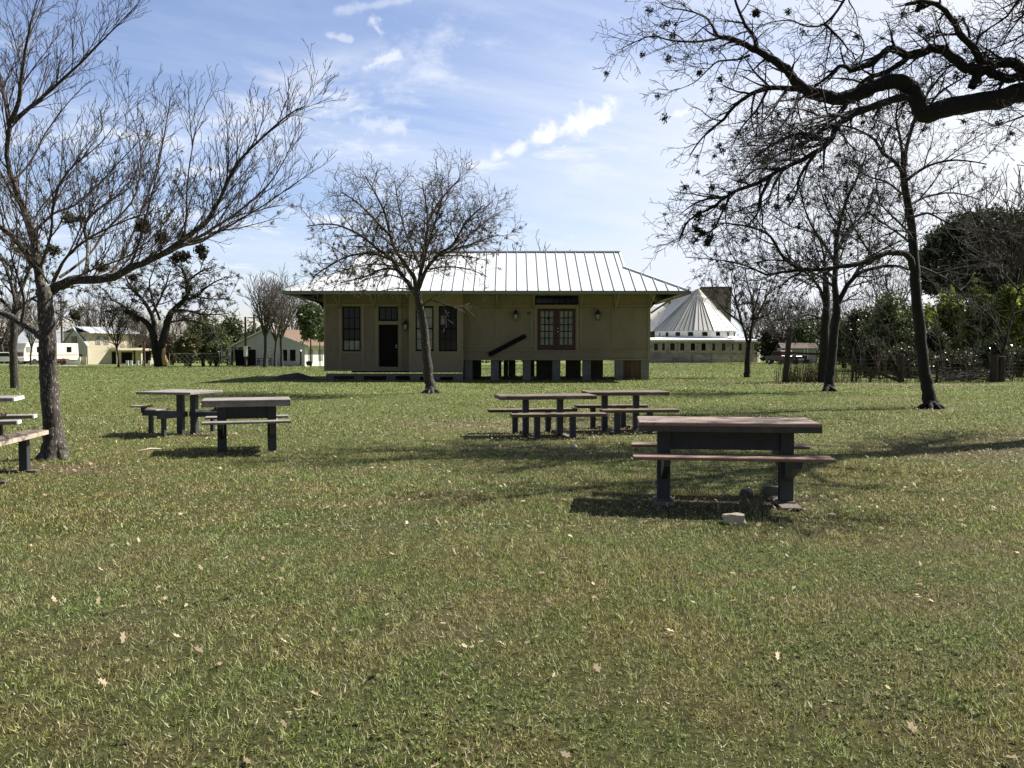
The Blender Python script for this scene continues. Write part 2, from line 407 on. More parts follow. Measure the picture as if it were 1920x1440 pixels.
def leafcloud(lobes, n, size, material, name, parent, origin, seed=1, shell=.45, flat=.0, long=1.5, gap=.25):
    """leaves spread through lobes (centre, radii); noise opens gaps"""
    r_ = np.random.default_rng(seed); out = []; nr = []
    vols = np.array([l[1][0]*l[1][1]*l[1][2] for l in lobes])**.75; vols /= vols.sum()
    for (c, rad), fr in zip(lobes, vols):
        k = int(n*fr*1.5)
        d = r_.normal(size=(k, 3)); d /= np.linalg.norm(d, axis=1, keepdims=True)
        q = r_.uniform(shell, 1.0, (k, 1))**.6
        bumpy = 1+.16*np.sin(d[:, :1]*7+seed)+.13*np.sin(d[:, 2:]*9+seed*2)+.10*np.sin(d[:, 1:2]*13)
        p = np.array(tuple(c))+d*q*np.array(rad)*bumpy
        nz = np.array([mnoise.noise(Vector(tuple(x*(1.6/max(rad)**.6)))+Vector((seed, 0, 0))) for x in p])
        keep = nz > -gap+r_.uniform(-.15, .15, k)
        out.append(p[keep]); nr.append(nz[keep])
    p = np.concatenate(out); nz = np.concatenate(nr); k = len(p)
    a = r_.normal(size=(k, 3)); a[:, 2] *= (1-flat); a /= np.linalg.norm(a, axis=1, keepdims=True)
    b = np.cross(a, r_.normal(size=(k, 3))); b /= np.linalg.norm(b, axis=1, keepdims=True)
    s = size*r_.uniform(.6, 1.3, (k, 1))
    V = np.stack([p-a*s*long*.5, p+b*s*.5, p+a*s*long*.5, p-b*s*.5], 1).reshape(-1, 3)-np.array(tuple(origin))
    rn = np.clip(.45+.9*nz+r_.normal(0, .22, k), 0, 1)
    return mesh_np(name, V, np.arange(k*4).reshape(-1, 4), material, parent, attrs={'rnd': ('FACE', rn)})

# ------------------------------------------------------------------ camera, sun, sky
cam = bpy.data.cameras.new('camera'); co = bpy.data.objects.new('camera', cam); C.objects.link(co)
cam.sensor_width = 36; cam.lens = 30; cam.clip_end = 3000; cam.clip_start = .05
co.location = (0, 0, EYE); co.rotation_euler = (R(90)-PITCH, 0, 0); sc.camera = co
SUN = Vector((.85, .36, 1.0)).normalized()
sl = bpy.data.lights.new('sun', 'SUN'); sl.energy = 5.0; sl.angle = R(.55); sl.color = (1, .955, .88)
so = bpy.data.objects.new('sun', sl); C.objects.link(so); so.rotation_euler = SUN.to_track_quat('Z', 'Y').to_euler()
sc.view_settings.view_transform = 'Standard'; sc.view_settings.look = 'None'; sc.view_settings.gamma = 1; sc.view_settings.exposure = 0.98
sc.cycles.max_bounces = 6; sc.cycles.transparent_max_bounces = 4; sc.cycles.use_denoising = True

w = bpy.data.worlds.new('World'); sc.world = w; w.use_nodes = True; nt = w.node_tree; nt.nodes.clear(); L = nt.links.new
out = N(nt, 'ShaderNodeOutputWorld'); bg = N(nt, 'ShaderNodeBackground'); L(bg.outputs[0], out.inputs[0]); bg.inputs[1].default_value = .082
sky = N(nt, 'ShaderNodeTexSky'); sky.sky_type = 'NISHITA'; sky.sun_disc = False
sky.sun_elevation = math.asin(SUN.z); sky.sun_rotation = math.atan2(SUN.x, SUN.y); sky.air_density = 1.0; sky.dust_density = .6; sky.ozone_density = 2.2
tc = N(nt, 'ShaderNodeTexCoord'); sep = N(nt, 'ShaderNodeSeparateXYZ'); L(tc.outputs['Generated'], sep.inputs[0])
def mth(op, a, b=None, c=None, clamp=False):
    n = N(nt, 'ShaderNodeMath', operation=op); n.use_clamp = clamp
    for i, v in enumerate((a, b, c)):
        if v is None: continue
        if isinstance(v, (int, float)): n.inputs[i].default_value = v
        else: L(v, n.inputs[i])
    return n.outputs[0]
def comb(x, y, z=0.0):
    n = N(nt, 'ShaderNodeCombineXYZ')
    for i, v in enumerate((x, y, z)):
        if isinstance(v, (int, float)): n.inputs[i].default_value = v
        else: L(v, n.inputs[i])
    return n.outputs[0]
def wnoise(vec, scale, det=6, rough=.55, dist=0.0):
    n = N(nt, 'ShaderNodeTexNoise'); n.inputs['Scale'].default_value = scale; n.inputs['Detail'].default_value = det
    n.inputs['Roughness'].default_value = rough; n.inputs['Distortion'].default_value = dist; L(vec, n.inputs[0]); return n.outputs[0]
def smooth(v, a, b):
    n = N(nt, 'ShaderNodeMapRange', interpolation_type='SMOOTHSTEP'); L(v, n.inputs[0]); n.inputs[1].default_value = a; n.inputs[2].default_value = b; return n.outputs[0]
X_, Y_, Z_ = sep.outputs
Yc = mth('MAXIMUM', Y_, .12); front = smooth(Y_, .05, .3)
a_ = mth('DIVIDE', X_, Yc); b_ = mth('DIVIDE', Z_, Yc)          # tangent of azimuth / elevation from north
Zc = mth('ADD', mth('MAXIMUM', Z_, 0.0), .12)
cx = mth('DIVIDE', X_, Zc); cy = mth('DIVIDE', Y_, Zc)           # cirrus deck seen in perspective
rot = R(24)
ux = mth('ADD', mth('MULTIPLY', cx, math.cos(rot)), mth('MULTIPLY', cy, math.sin(rot)))
uy = mth('SUBTRACT', mth('MULTIPLY', cy, math.cos(rot)), mth('MULTIPLY', cx, math.sin(rot)))
n1 = wnoise(comb(mth('MULTIPLY', ux, .32), uy, 3.1), 1.1, 9, .62, .6)
n2 = wnoise(comb(cx, cy, 9.0), 2.6, 9, .66, .3)
right = mth('MULTIPLY', smooth(a_, -.25, .62), front); low = smooth(b_, .36, .05)
veil_bias = mth('ADD', mth('ADD', .03, mth('MULTIPLY', right, .22)), mth('MULTIPLY', mth('MULTIPLY', smooth(a_, -.22, .40), low), .36))
veil = mth('MULTIPLY', smooth(mth('ADD', n1, veil_bias), .38, .84), mth('ADD', .35, mth('MULTIPLY', front, .65)))
puff_gate = smooth(mth('ADD', wnoise(comb(cx, cy, 2.0), .55, 3, .5), mth('MULTIPLY', right, -.10)), .46, .60)
puff = mth('MULTIPLY', mth('MULTIPLY', smooth(n2, .48, .68), puff_gate), .70)
# the line of bright cumulus over the roof
def streak(x0, y0, x1, y1, wdt, gain, fr=60, seedz=0.0):
    ax, ay, bx_, by = (x0-960)/FPX, (655-y0)/FPX, (x1-960)/FPX, (655-y1)/FPX
    l = math.hypot(bx_-ax, by-ay); dx, dy = (bx_-ax)/l, (by-ay)/l
    t = mth('ADD', mth('MULTIPLY', mth('SUBTRACT', a_, ax), dx), mth('MULTIPLY', mth('SUBTRACT', b_, ay), dy))
    s = mth('SUBTRACT', mth('MULTIPLY', mth('SUBTRACT', b_, ay), dx), mth('MULTIPLY', mth('SUBTRACT', a_, ax), dy))
    over = mth('MAXIMUM', mth('SUBTRACT', mth('ABSOLUTE', mth('SUBTRACT', t, l/2)), l/2), 0.0)
    d = mth('SQRT', mth('ADD', mth('MULTIPLY', over, over), mth('MULTIPLY', s, s)))
    nz = wnoise(comb(a_, b_, seedz), fr, 7, .6, .1)
    v = mth('ADD', mth('SUBTRACT', 1.0, mth('DIVIDE', d, wdt/FPX)), mth('MULTIPLY', mth('SUBTRACT', nz, .5), 4.4))
    return mth('MULTIPLY', mth('MULTIPLY', smooth(v, -.1, 1.15), gain), front)
feats = [streak(935, 298, 1010, 262, 17, .75, 34, 1), streak(1010, 262, 1075, 240, 24, 1.0, 40, 2), streak(1070, 240, 1135, 212, 26, 1.0, 40, 3),
         streak(690, 135, 745, 110, 14, .65, 40, 4), streak(560, 182, 640, 186, 12, .6, 40, 5), streak(690, 232, 760, 248, 22, .5, 34, 6),
         streak(700, 48, 716, 70, 13, .55, 45, 7), streak(1270, 217, 1300, 211, 10, .7, 45, 8), streak(620, 75, 660, 85, 9, .4, 40, 9), streak(640, 30, 770, 12, 10, .3, 30, 10)]
solid = feats[0]
for f in feats[1:]: solid = mth('MAXIMUM', solid, f)
mixv = N(nt, 'ShaderNodeMixRGB'); L(mth('MULTIPLY', veil, .93, clamp=True), mixv.inputs[0])
tint = N(nt, 'ShaderNodeMixRGB', blend_type='MULTIPLY'); tint.inputs[0].default_value = 1; L(sky.outputs[0], tint.inputs[1]); tint.inputs[2].default_value = (1.08, .98, 1.04, 1)
L(tint.outputs[0], mixv.inputs[1])
veilc = N(nt, 'ShaderNodeMixRGB'); L(right, veilc.inputs[0]); veilc.inputs[1].default_value = (4.7, 5.3, 6.5, 1); veilc.inputs[2].default_value = (6.2, 6.3, 6.5, 1)
L(veilc.outputs[0], mixv.inputs[2])
mixp = N(nt, 'ShaderNodeMixRGB'); L(mth('MAXIMUM', solid, puff, clamp=True), mixp.inputs[0]); L(mixv.outputs[0], mixp.inputs[1]); mixp.inputs[2].default_value = (6.6, 6.75, 7.1, 1)
away = mth('ADD', .42, mth('MULTIPLY', .58, smooth(Y_, -.35, .35)))      # sky dimmed behind the camera and overhead to deepen the shade
deep = mth('ADD', .55, mth('MULTIPLY', .45, smooth(Z_, .95, .50)))
dk = N(nt, 'ShaderNodeMixRGB', blend_type='MULTIPLY'); dk.inputs[0].default_value = 1; L(mixp.outputs[0], dk.inputs[1]); L(mth('MULTIPLY', away, deep), dk.inputs[2])
L(dk.outputs[0], bg.inputs[0])

# ------------------------------------------------------------------ ground
def litter_np(x, y):
    v = np.zeros_like(x)
    for (cx_, cy_, sx, sy, a) in LITTER: v = np.maximum(v, a*np.exp(-((x-cx_)/sx)**2-((y-cy_)/sy)**2))
    return v
LITTER = []
for (px, py, sx, sy, a) in [(1000, 800, 1.9, 1.3, .55), (870, 800, 1.3, .8, .5), (1090, 780, 1.2, 1.2, .45), (150, 885, .55, .22, .75), (770, 945, .45, .25, .35),
                            (1850, 850, 1.6, .9, .6), (1700, 835, 1.0, .6, .4), (1780, 1010, .5, .3, .25), (1530, 985, .5, .3, .4), (1400, 940, 1.0, .22, .75),
                            (480, 708, 4.0, .7, .5), (150, 1070, .5, .3, .3), (1700, 722, 9, .9, .85), (1450, 722, 3, .5, .7), (1745, 768, .8, .5, .7), (1660, 750, 1.2, 1.0, .4),
                            (505, 848, .25, .18, .8), (368, 815, .4, .22, .8), (803, 742, .6, .3, .5), (1050, 820, 1.0, .3, .5), (260, 700, 8, 1.2, .25), (1250, 700, 2.5, 1.2, .2)]:
    g = G(px, py); LITTER.append((g.x, g.y, sx, sy, a))
for (x, y, sx, sy, a) in ((2.1, 8.45, .95, .40, .55), (-4.0, 12.8, .7, .3, .45), (.6, 15.4, 1.1, .6, .75), (2.2, 16.2, 1.0, .6, .7), (.2, 13.6, 1.5, .5, .45), (1.6, 12.6, 1.6, .4, .35), (-5.9, 10.9, .7, .4, .5), (-5.8, 15.3, .8, .4, .4),
                          (9.2, 14.5, 2.0, 1.0, .5), (7.5, 11.5, 1.6, .5, .35), (-1.8, 11.2, 1.2, .3, .25), (-3.0, 6.3, .6, .3, .3), (2.6, 5.2, .5, .2, .3), (-.9, 7.4, .7, .25, .28), (3.4, 6.6, .6, .25, .3)): LITTER.append((x, y, sx, sy, a))
LITTER.append((-.3, 4.6, .5, .25, .3)); LITTER.append((1.5, 3.7, .35, .25, .3)); LITTER.append((-1.9, 4.3, .5, .2, .3))
xs = np.unique(np.concatenate([np.linspace(-900, -60, 25), np.arange(-60, -14, 1.5), np.arange(-14, 14, .35), np.arange(14, 60, 1.5), np.linspace(60, 900, 25)]))
ys = np.unique(np.concatenate([np.linspace(-60, 1, 12), np.arange(1, 26, .35), np.arange(26, 60, .8), np.arange(60, 230, 4.0), np.linspace(230, 1500, 24)]))
gx, gy = np.meshgrid(xs, ys); gz = hgt_np(gx, gy)
nx, ny = len(xs), len(ys); idx = np.arange(nx*ny).reshape(ny, nx)
mesh_np('ground', np.stack([gx, gy, gz], -1).reshape(-1, 3), np.stack([idx[:-1, :-1], idx[:-1, 1:], idx[1:, 1:], idx[1:, :-1]], -1).reshape(-1, 4), M['lawn'],
        attrs={'litter': ('POINT', litter_np(gx, gy).ravel())}, smooth=True)['kind'] = 'structure'
def blades(y0, y1, dens, name, wb, hb, seed):
    r_ = np.random.default_rng(seed)
    n = int(dens*.72*2*(y1*y1-y0*y0)/2*1.08)
    y = np.sqrt(r_.uniform(y0*y0, y1*y1, n)); x = r_.uniform(-.72, .72, n)*y
    # tufts: pull most blades toward clump centres
    cl = r_.uniform(-.05, .05, (n, 2)); q = .085
    tx = np.round(x/q)*q+.035*np.sin(np.round(y/q)*12.9+np.round(x/q)*78.2); ty = np.round(y/q)*q+.035*np.sin(np.round(x/q)*39.4+np.round(y/q)*11.1)
    k = r_.random(n) < .5
    x = np.where(k, tx+cl[:, 0]*.8, x); y = np.where(k, ty+cl[:, 1]*.8, y)
    lit = litter_np(x, y); keep = r_.random(n) > np.clip(lit*1.15-.05, 0, .96)
    x, y, lit = x[keep], y[keep], lit[keep]; n = len(x)
    patch = .5+.5*np.sin(x*1.7+.8*np.sin(y*2.1))*np.sin(y*1.3+np.sin(x*1.1))
    h = hb*r_.uniform(.35, 1.15, n)*(.65+.55*patch); z = hgt_np(x, y)
    tall = r_.random(n) < .006; h = np.where(tall, h*2.2, h)
    w_ = wb*r_.uniform(.6, 1.3, n); a = r_.uniform(0, 6.283, n); lean = r_.normal(0, .75, n)*h; fl_ = r_.random(n) < .42; lean = np.where(fl_, hb*r_.uniform(.4, 1.1, n), lean); h = np.where(fl_, h*.45, h); w_ = np.where(fl_, w_*1.7, w_); la = r_.uniform(0, 6.283, n)
    dx, dy = np.cos(a)*w_/2, np.sin(a)*w_/2
    p0 = np.stack([x-dx, y-dy, z-.004], -1); p1 = np.stack([x+dx, y+dy, z-.004], -1)
    p2 = np.stack([x+np.cos(la)*lean, y+np.sin(la)*lean, z+h], -1)
    V = np.stack([p0, p1, p2], 1).reshape(-1, 3)
    o = mesh_np(name, V, np.arange(n*3).reshape(-1, 3), M['blade'], attrs={'rnd': ('FACE', np.clip(r_.random(n)**1.15, 0, 1)), 'litter': ('FACE', lit)})
    return tag(o, None, None, None, 'stuff')
for args, lab in (((2.6, 7, 6500, 'grass', .0052, .036, 1), 'short winter grass nearest the camera, green mixed with straw'),
                  ((7, 15, 2000, 'grass', .010, .042, 2), 'short green grass round the picnic tables'),
                  ((15, 30, 420, 'grass', .022, .048, 3), 'lawn grass between the picnic tables and the depot'),
                  ((30, 48, 150, 'grass', .040, .052, 4), 'lawn grass round the foot of the depot'),
                  ((48, 80, 42, 'grass', .075, .062, 5), 'far lawn grass beside and beyond the depot'),
                  ((80, 125, 13, 'grass', .13, .075, 6), 'farthest lawn grass before the houses and church')):
    o = blades(*args); o['label'] = lab; o['category'] = 'grass'
def weeds(n, y0, y1, seed, size):
    r_ = np.random.default_rng(seed); y = np.sqrt(r_.uniform(y0*y0, y1*y1, n*4)); x = r_.uniform(-.66, .66, n*4)*y
    cl = np.sin(x*1.9+2*np.sin(y*1.1))*np.sin(y*1.6+1.5*np.sin(x*.8)); k = r_.random(n*4) < np.clip(cl*1.2+.05, .03, 1); x, y = x[k][:n], y[k][:n]; n = len(x); m_ = 9
    c = np.stack([x, y, hgt_np(x, y)+.006], -1)[:, None, :]; a = (np.arange(m_)*2.4)[None, :]+r_.uniform(0, 6, (n, 1)); L_ = size*r_.uniform(.4, 1.2, (n, 1))*r_.uniform(.6, 1.1, (n, m_)); el = r_.uniform(.15, .9, (n, m_))
    d = np.stack([np.cos(a)*np.cos(el), np.sin(a)*np.cos(el), np.sin(el)], -1); sd = np.stack([-np.sin(a), np.cos(a), np.zeros_like(a)], -1)
    b0_ = c+d*(L_*.25)[..., None]; V = np.stack([b0_, c+d*(L_*.65)[..., None]-sd*(L_*.24)[..., None], c+d*L_[..., None], c+d*(L_*.65)[..., None]+sd*(L_*.24)[..., None]], 2).reshape(-1, 3)
    return mesh_np('lawn_weeds', V, np.arange(len(V)).reshape(-1, 4), M['weed'], attrs={'rnd': ('FACE', np.repeat(r_.random(n), m_)*.7+r_.random(n*m_)*.3)})
M['weed'] = leaf_mat('weed_leaf', (.06, .085, .020), (.21, .25, .065), .3, .7)
o = weeds(7000, 2.7, 9, 31, .019); tag(o, 'small broad-leaved weeds and clover dotted through the near grass', 'weeds', kind='stuff')
o = weeds(5200, 9, 24, 32, .038); tag(o, 'patches of broad-leaved weeds between the tables', 'weeds', kind='stuff')
# dead leaves: lobed oak leaves and small leaflets
def leaves(n, y0, y1, name, size, seed, pow_=1.0, where=None):
    r_ = np.random.default_rng(seed)
    y = np.sqrt(r_.uniform(y0*y0, y1*y1, n*4)); x = r_.uniform(-.66, .66, n*4)*y
    lit = litter_np(x, y); keep = r_.random(n*4) < np.clip(.14+lit*1.4, 0, 1) if where is None else where(x, y, r_)
    x, y = x[keep][:n], y[keep][:n]; n = len(x); z = hgt_np(x, y)+r_.uniform(.010, .034, n)
    out8 = np.array([(0, -1), (.28, -.45), (.62, -.30), (.30, .05), (.55, .45), (.18, .55), (0, 1), (-.22, .5), (-.6, .42), (-.28, 0), (-.55, -.35), (-.2, -.5)])
    s = size*r_.uniform(.5, 1.25, (n, 1)); a = r_.uniform(0, 6.283, (n, 1)); ca, sa = np.cos(a), np.sin(a)
    lx = out8[None, :, 0]*s*r_.uniform(.5, 1.1, (n, 1)); ly = out8[None, :, 1]*s
    tilt = r_.normal(0, .45, (n, 1)); t2 = r_.normal(0, .45, (n, 1)); curl = r_.uniform(0, .5, (n, 1))
    zz = lx*tilt+ly*t2+curl*(np.abs(lx)+.5*np.abs(ly))
    V = np.stack([x[:, None]+lx*ca-ly*sa, y[:, None]+lx*sa+ly*ca, z[:, None]+zz], -1).reshape(-1, 3)
    o = mesh_np(name, V, np.arange(n*12).reshape(-1, 12), M['dead_leaf'], attrs={'rnd': ('FACE', r_.random(n))})
    return tag(o, None, None, None, 'stuff')
o = leaves(800, 2.7, 9, 'fallen_leaves', .024, 11); tag(o, 'pale curled oak leaves scattered in the near grass', 'fallen leaves')
o = leaves(6500, 8, 20, 'fallen_leaves', .026, 12); tag(o, 'dry leaves littering the grass round the picnic tables', 'fallen leaves')
o = leaves(5500, 18, 44, 'fallen_leaves', .045, 13); tag(o, 'dry leaf flecks on the lawn before the depot', 'fallen leaves')

# ------------------------------------------------------------------ the depot
D = 42.8; HX = lambda px: (px-960)*D/FPX; HZ = lambda py, d=D: EYE+(655-py)*d/FPX
XL, XR, YB = HX(608), HX(1218.5), 48.9
dep = empty('wooden_depot', (0, D, 0), 0, 'long tan clapboard depot with white standing-seam metal roof, raised on block piers', 'building')
def dp(mb, name, m, parent=dep, **k):
    mb.v = [(x, y-D, z) for x, y, z in mb.v]; return mb.build(name, m, parent, **k)
BAYX0, BAYX1, BAYY = HX(769.5), HX(869.5), D-.55
TOPZ = HZ(549)
def clap(x0, x1, z0, z1, opens, row=.125, y=D, lip=.034):
    """clapboards on a wall facing the camera, cut round the openings"""
    mb = MB(); z = z0; k = 0
    cuts = sorted({z0, z1, *[o[2] for o in opens], *[o[3] for o in opens]})
    zs = list(np.arange(z0, z1, row))+[z1]
    zs = sorted({round(v, 4) for v in zs if z0 <= v <= z1} | {round(c, 4) for c in cuts if z0 < c < z1})
    for a, b in zip(zs, zs[1:]):
        if b-a < .004: continue
        segs = [(x0, x1)]
        for (ox0, ox1, oz0, oz1) in opens:
            if oz0 < (a+b)/2 < oz1:
                ns = []
                for s0, s1 in segs:
                    if ox1 <= s0 or ox0 >= s1: ns.append((s0, s1))
                    else:
                        if ox0 > s0: ns.append((s0, ox0))
                        if ox1 < s1: ns.append((ox1, s1))
                segs = ns
        fr = ((a-z0) % row)/row; f2 = fr+(b-a)/row
        l0, l1 = lip*(1-fr), lip*max(0, 1-f2)
        for s0, s1 in segs:
            mb.add([(s0, y-l0, a), (s1, y-l0, a), (s1, y-l1, b), (s0, y-l1, b), (s0, y, a), (s1, y, a)], [(0, 1, 2, 3), (4, 5, 1, 0)])
    return mb
W1 = (HX(643), HX(676.5), HZ(658.5), HZ(575)); DR = (HX(711), HX(746.5), HZ(688), HZ(609)); T1o = (HX(711), HX(746.5), HZ(602), HZ(575.5))
DD = (HX(1008), HX(1078.5), HZ(656.5), HZ(579)); TT = (HX(1003.5), HX(1083.5), HZ(571.5), HZ(554.5))
front = clap(XL, BAYX0, HZ(694.5), TOPZ, [W1, DR, T1o])
dp(front, 'front_wall', M['siding'])
dp(clap(BAYX1, XR, HZ(673.5), TOPZ, [DD, TT]), 'front_wall', M['siding'])
# structural wall behind the boards, side and back walls
mb = MB()
T = .12
def solidwall(mb, x0, x1, z0, z1, opens, y0, y1):
    zc = sorted({z0, z1, *[v for o in opens for v in (o[2], o[3]) if z0 < v < z1]})
    for a, b in zip(zc, zc[1:]):
        segs = [(x0, x1)]
        for o in opens:
            if o[2] < (a+b)/2 < o[3]:
                segs = [q for s in segs for q in ([s] if o[1] <= s[0] or o[0] >= s[1] else [(s[0], o[0]), (o[1], s[1])]) if q[1]-q[0] > .001]
        for s in segs: mb.bx(s[0], s[1], y0, y1, a, b)
solidwall(mb, XL+T, BAYX0, HZ(694.5), TOPZ, [W1, DR, T1o], D+.001, D+T)
solidwall(mb, BAYX1, XR-T, HZ(673.5), TOPZ, [DD, TT], D+.001, D+T)
mb.bx(XL, XR, YB-T, YB, HZ(673.5), TOPZ)
dp(mb, 'wall_core', M['dark_frame'])
mb = MB(); mb.bx(XL-.001, XL+T, D+.002, YB-T-.002, HZ(694.5), TOPZ); dp(mb, 'end_wall', M['siding'])
mb = MB(); mb.bx(XR-T, XR+.001, D+.002, YB-T-.002, HZ(673.5), TOPZ); dp(mb, 'end_wall', M['siding'])
mb = MB(); mb.bx(XL+T, BAYX1+.19, D+T+.01, YB-T-.01, HZ(690), HZ(690)+.12); mb.bx(BAYX1+.2, XR-T, D+T+.01, YB-T-.01, HZ(671), HZ(671)+.12); dp(mb, 'floor', M['old_beam'])
# bay
mb = MB(); BZ0, BZ1 = HZ(696.5), TOPZ-.02
W3 = (HX(781.5), HX(815), HZ(658.5), HZ(575)); W4 = (HX(825), HX(859), HZ(658.8), HZ(575))
solidwall(mb, BAYX0, BAYX1, BZ0, BZ1, [W3, W4], BAYY, BAYY+.1)
mb.bx(BAYX0, BAYX0+.1, BAYY+.1, D-.001, BZ0, BZ1); mb.bx(BAYX1-.1, BAYX1, BAYY+.1, D-.001, BZ0, BZ1)
bay = dp(mb, 'bay', M['bay_siding'])
mb = MB()
for px in (771.5, 780, 817, 823.5, 860.5, 867.5): mb.bx(HX(px)-.07, HX(px)+.07, BAYY-.022, BAYY-.002, BZ0+.36, HZ(662))
for py, hgt_ in ((661, .10), (572.5, .14)): mb.bx(BAYX0, BAYX1, BAYY-.035, BAYY-.003, HZ(py)-hgt_/2, HZ(py)+hgt_/2)
for px in (778.5, 820, 862): mb.bx(HX(px)-.09, HX(px)+.09, BAYY-.028, BAYY-.002, HZ(658), HZ(576))
o = dp(mb, 'bay_trim', M['bay_siding'])
def window(rect, y, cols, rows, name, paneM, blinds=(), frameM=M['dark_frame'], meet=True):
    x0, x1, z0, z1 = rect; w_ = x1-x0; h_ = z1-z0; f = .055
    mb = MB(); mb.bx(x0, x0+f, y-.03, y+.05, z0, z1); mb.bx(x1-f, x1, y-.03, y+.05, z0, z1)
    mb.bx(x0+f, x1-f, y-.03, y+.05, z1-f, z1); mb.bx(x0+f, x1-f, y-.032, y+.05, z0, z0+f*1.3)
    if meet: mb.bx(x0+f, x1-f, y-.024, y+.04, (z0+z1)/2-.03, (z0+z1)/2+.03)
    for i in range(1, cols): mb.bx(x0+f+(w_-2*f)*i/cols-.014, x0+f+(w_-2*f)*i/cols+.014, y-.014, y+.03, z0+f*1.3, z1-f)
    for j in range(1, rows):
        zz = z0+f*1.3+(h_-2.3*f)*j/rows
        if not meet or abs(zz-(z0+z1)/2) > .1: mb.bx(x0+f, x1-f, y-.012, y+.028, zz-.013, zz+.013)
    fr = dp(mb, name, frameM)
    p = MB(); p.bx(x0+f, x1-f, y+.032, y+.04, z0+f, z1-f); dp(p, 'pane', paneM, fr)
    for (bx0, bx1, bz0, bz1, m) in blinds:
        p = MB(); p.bx(x0+f+(w_-2*f)*bx0, x0+f+(w_-2*f)*bx1, y+.018, y+.0315, z0+f+(h_-2*f)*bz0, z0+f+(h_-2*f)*bz1); dp(p, 'blind', m, fr)
    return fr
window(W1, D, 3, 4, 'window', M['glass'], [(0, 1, 0, .22, M['glass_grey'])])
window(T1o, D, 3, 1, 'transom_window', M['glass'], meet=False)
window(W3, BAYY+.03, 2, 4, 'window', M['glass'], [(.02, .98, .02, .98, M['glass_grey'])])
window(W4, BAYY+.03, 3, 4, 'window', M['glass'], [(.05, .28, .60, .80, M['blind'])])
window(TT, D, 7, 1, 'transom_window', M['glass'], meet=False)
mb = MB(); mb.bx(DR[0]+.01, DR[1]-.01, D+.02, D+.07, DR[2]+.01, DR[3]-.01)
dd = dp(mb, 'front_door', M['door_dark'])
mb = MB(); mb.bx(DR[0]+.14, DR[1]-.14, D+.008, D+.019, DR[2]+.2, DR[2]+.75); mb.bx(DR[0]+.14, DR[1]-.14, D+.008, D+.019, DR[2]+.95, DR[3]-.2); dp(mb, 'door_panel', M['door_dark'], dd)
for py in (647.8, 651.5):
    mb = MB(); mb.tube([(HX(743.5), D+.02, HZ(py)), (HX(743.5), D-.05, HZ(py))], [.025, .035], 10); dp(mb, 'knob', M['brass'], dd, smooth=True)
# red double doors
xm = (DD[0]+DD[1])/2
for s, (a, b) in enumerate(((DD[0]+.02, xm-.004), (xm+.004, DD[1]-.02))):
    mb = MB(); gx0, gx1 = a+(.13 if s == 0 else .16), b-(.16 if s == 0 else .13); gz0, gz1 = DD[2]+.27, DD[3]-.13
    mb.bx(a, gx0, D-.01, D+.04, DD[2]+.01, DD[3]-.02); mb.bx(gx1, b, D-.01, D+.04, DD[2]+.01, DD[3]-.02)
    mb.bx(gx0, gx1, D-.01, D+.04, DD[2]+.01, gz0); mb.bx(gx0, gx1, D-.01, D+.04, gz1, DD[3]-.02)
    leaf = dp(mb, 'double_door_leaf', M['door_red'])
    mb = MB()
    for i in (1, 2): mb.bx(gx0+(gx1-gx0)*i/3-.022, gx0+(gx1-gx0)*i/3+.022, D-.004, D+.03, gz0, gz1)
    for j in range(1, 5): mb.bx(gx0, gx1, D-.006, D+.028, gz0+(gz1-gz0)*j/5-.02, gz0+(gz1-gz0)*j/5+.02)
    dp(mb, 'glazing_bars', M['dark_frame'], leaf)
    mb = MB(); mb.bx(gx0, gx1, D+.031, D+.036, gz0, gz1); dp(mb, 'pane', M['glass_grey'], leaf)
    mb = MB()
    if s == 0: mb.bx(gx0+.36, gx0+.42, D+.010, D+.030, gz0+1.23, gz0+1.40)
    else: mb.bx(gx0+.62, gx0+.76, D+.010, D+.030, gz0+.02, gz0+.05)
    dp(mb, 'notice', M['dark_frame'] if s == 0 else M['blind'], leaf)
    if s == 1:
        for py in (616.0, 622.0):
            mb = MB(); mb.tube([(a+.06, D-.01, HZ(py)), (a+.06, D-.07, HZ(py))], [.026, .036], 10); dp(mb, 'knob', M['brass'], leaf, smooth=True)
mb = MB()
# trim: corner boards, frames, belt courses
def vt(px, z0, z1, w_=.12, pr=.045): mb.bx(HX(px)-w_/2, HX(px)+w_/2, D-pr, D-.004, z0, z1)
def ht(x0, x1, z, h_=.12, pr=.052): mb.bx(x0, x1, D-pr, D-.003, z-h_/2, z+h_/2)
vt(610.3, HZ(694), TOPZ, .13); vt(1216.2, HZ(673), TOPZ, .13)
for px in (638.5, 681, 706.5, 751): vt(px, HZ(692), HZ(575), .13)
ht(XL, HX(704), HZ(572.5), .12); ht(HX(753), BAYX0, HZ(572.5), .12); ht(HX(704), HX(753), HZ(605.5), .16, .05); ht(HX(704), HX(753), HZ(573), .10); ht(XL, BAYX0, HZ(693.6), .10, .06)
ht(HX(640), HX(679), HZ(661), .09, .07); ht(HX(706), HX(751), HZ(689.5), .09, .09)
for px in (932, 997.5, 1089, 1148.5): vt(px, HZ(650), HZ(573), .07 if px in (932, 1148.5) else .13, .03)
vt(1004, HZ(656), HZ(576), .13); vt(1082.5, HZ(656), HZ(576), .13)
ht(HX(1000), HX(1087), HZ(575.2), .17, .055); ht(BAYX1, HX(999), HZ(573), .07, .03); ht(HX(1088), XR, HZ(573), .07, .03)
ht(BAYX1, HX(999), HZ(649), .05, .035); ht(HX(1088), HX(1212), HZ(649), .05, .035)
ht(BAYX1, XR, HZ(657.6), .055, .075); ht(BAYX1, XR, HZ(674), .07, .07); ht(HX(999), HX(1088), HZ(553), .07, .04)
dp(mb, 'trim', M['trim'])
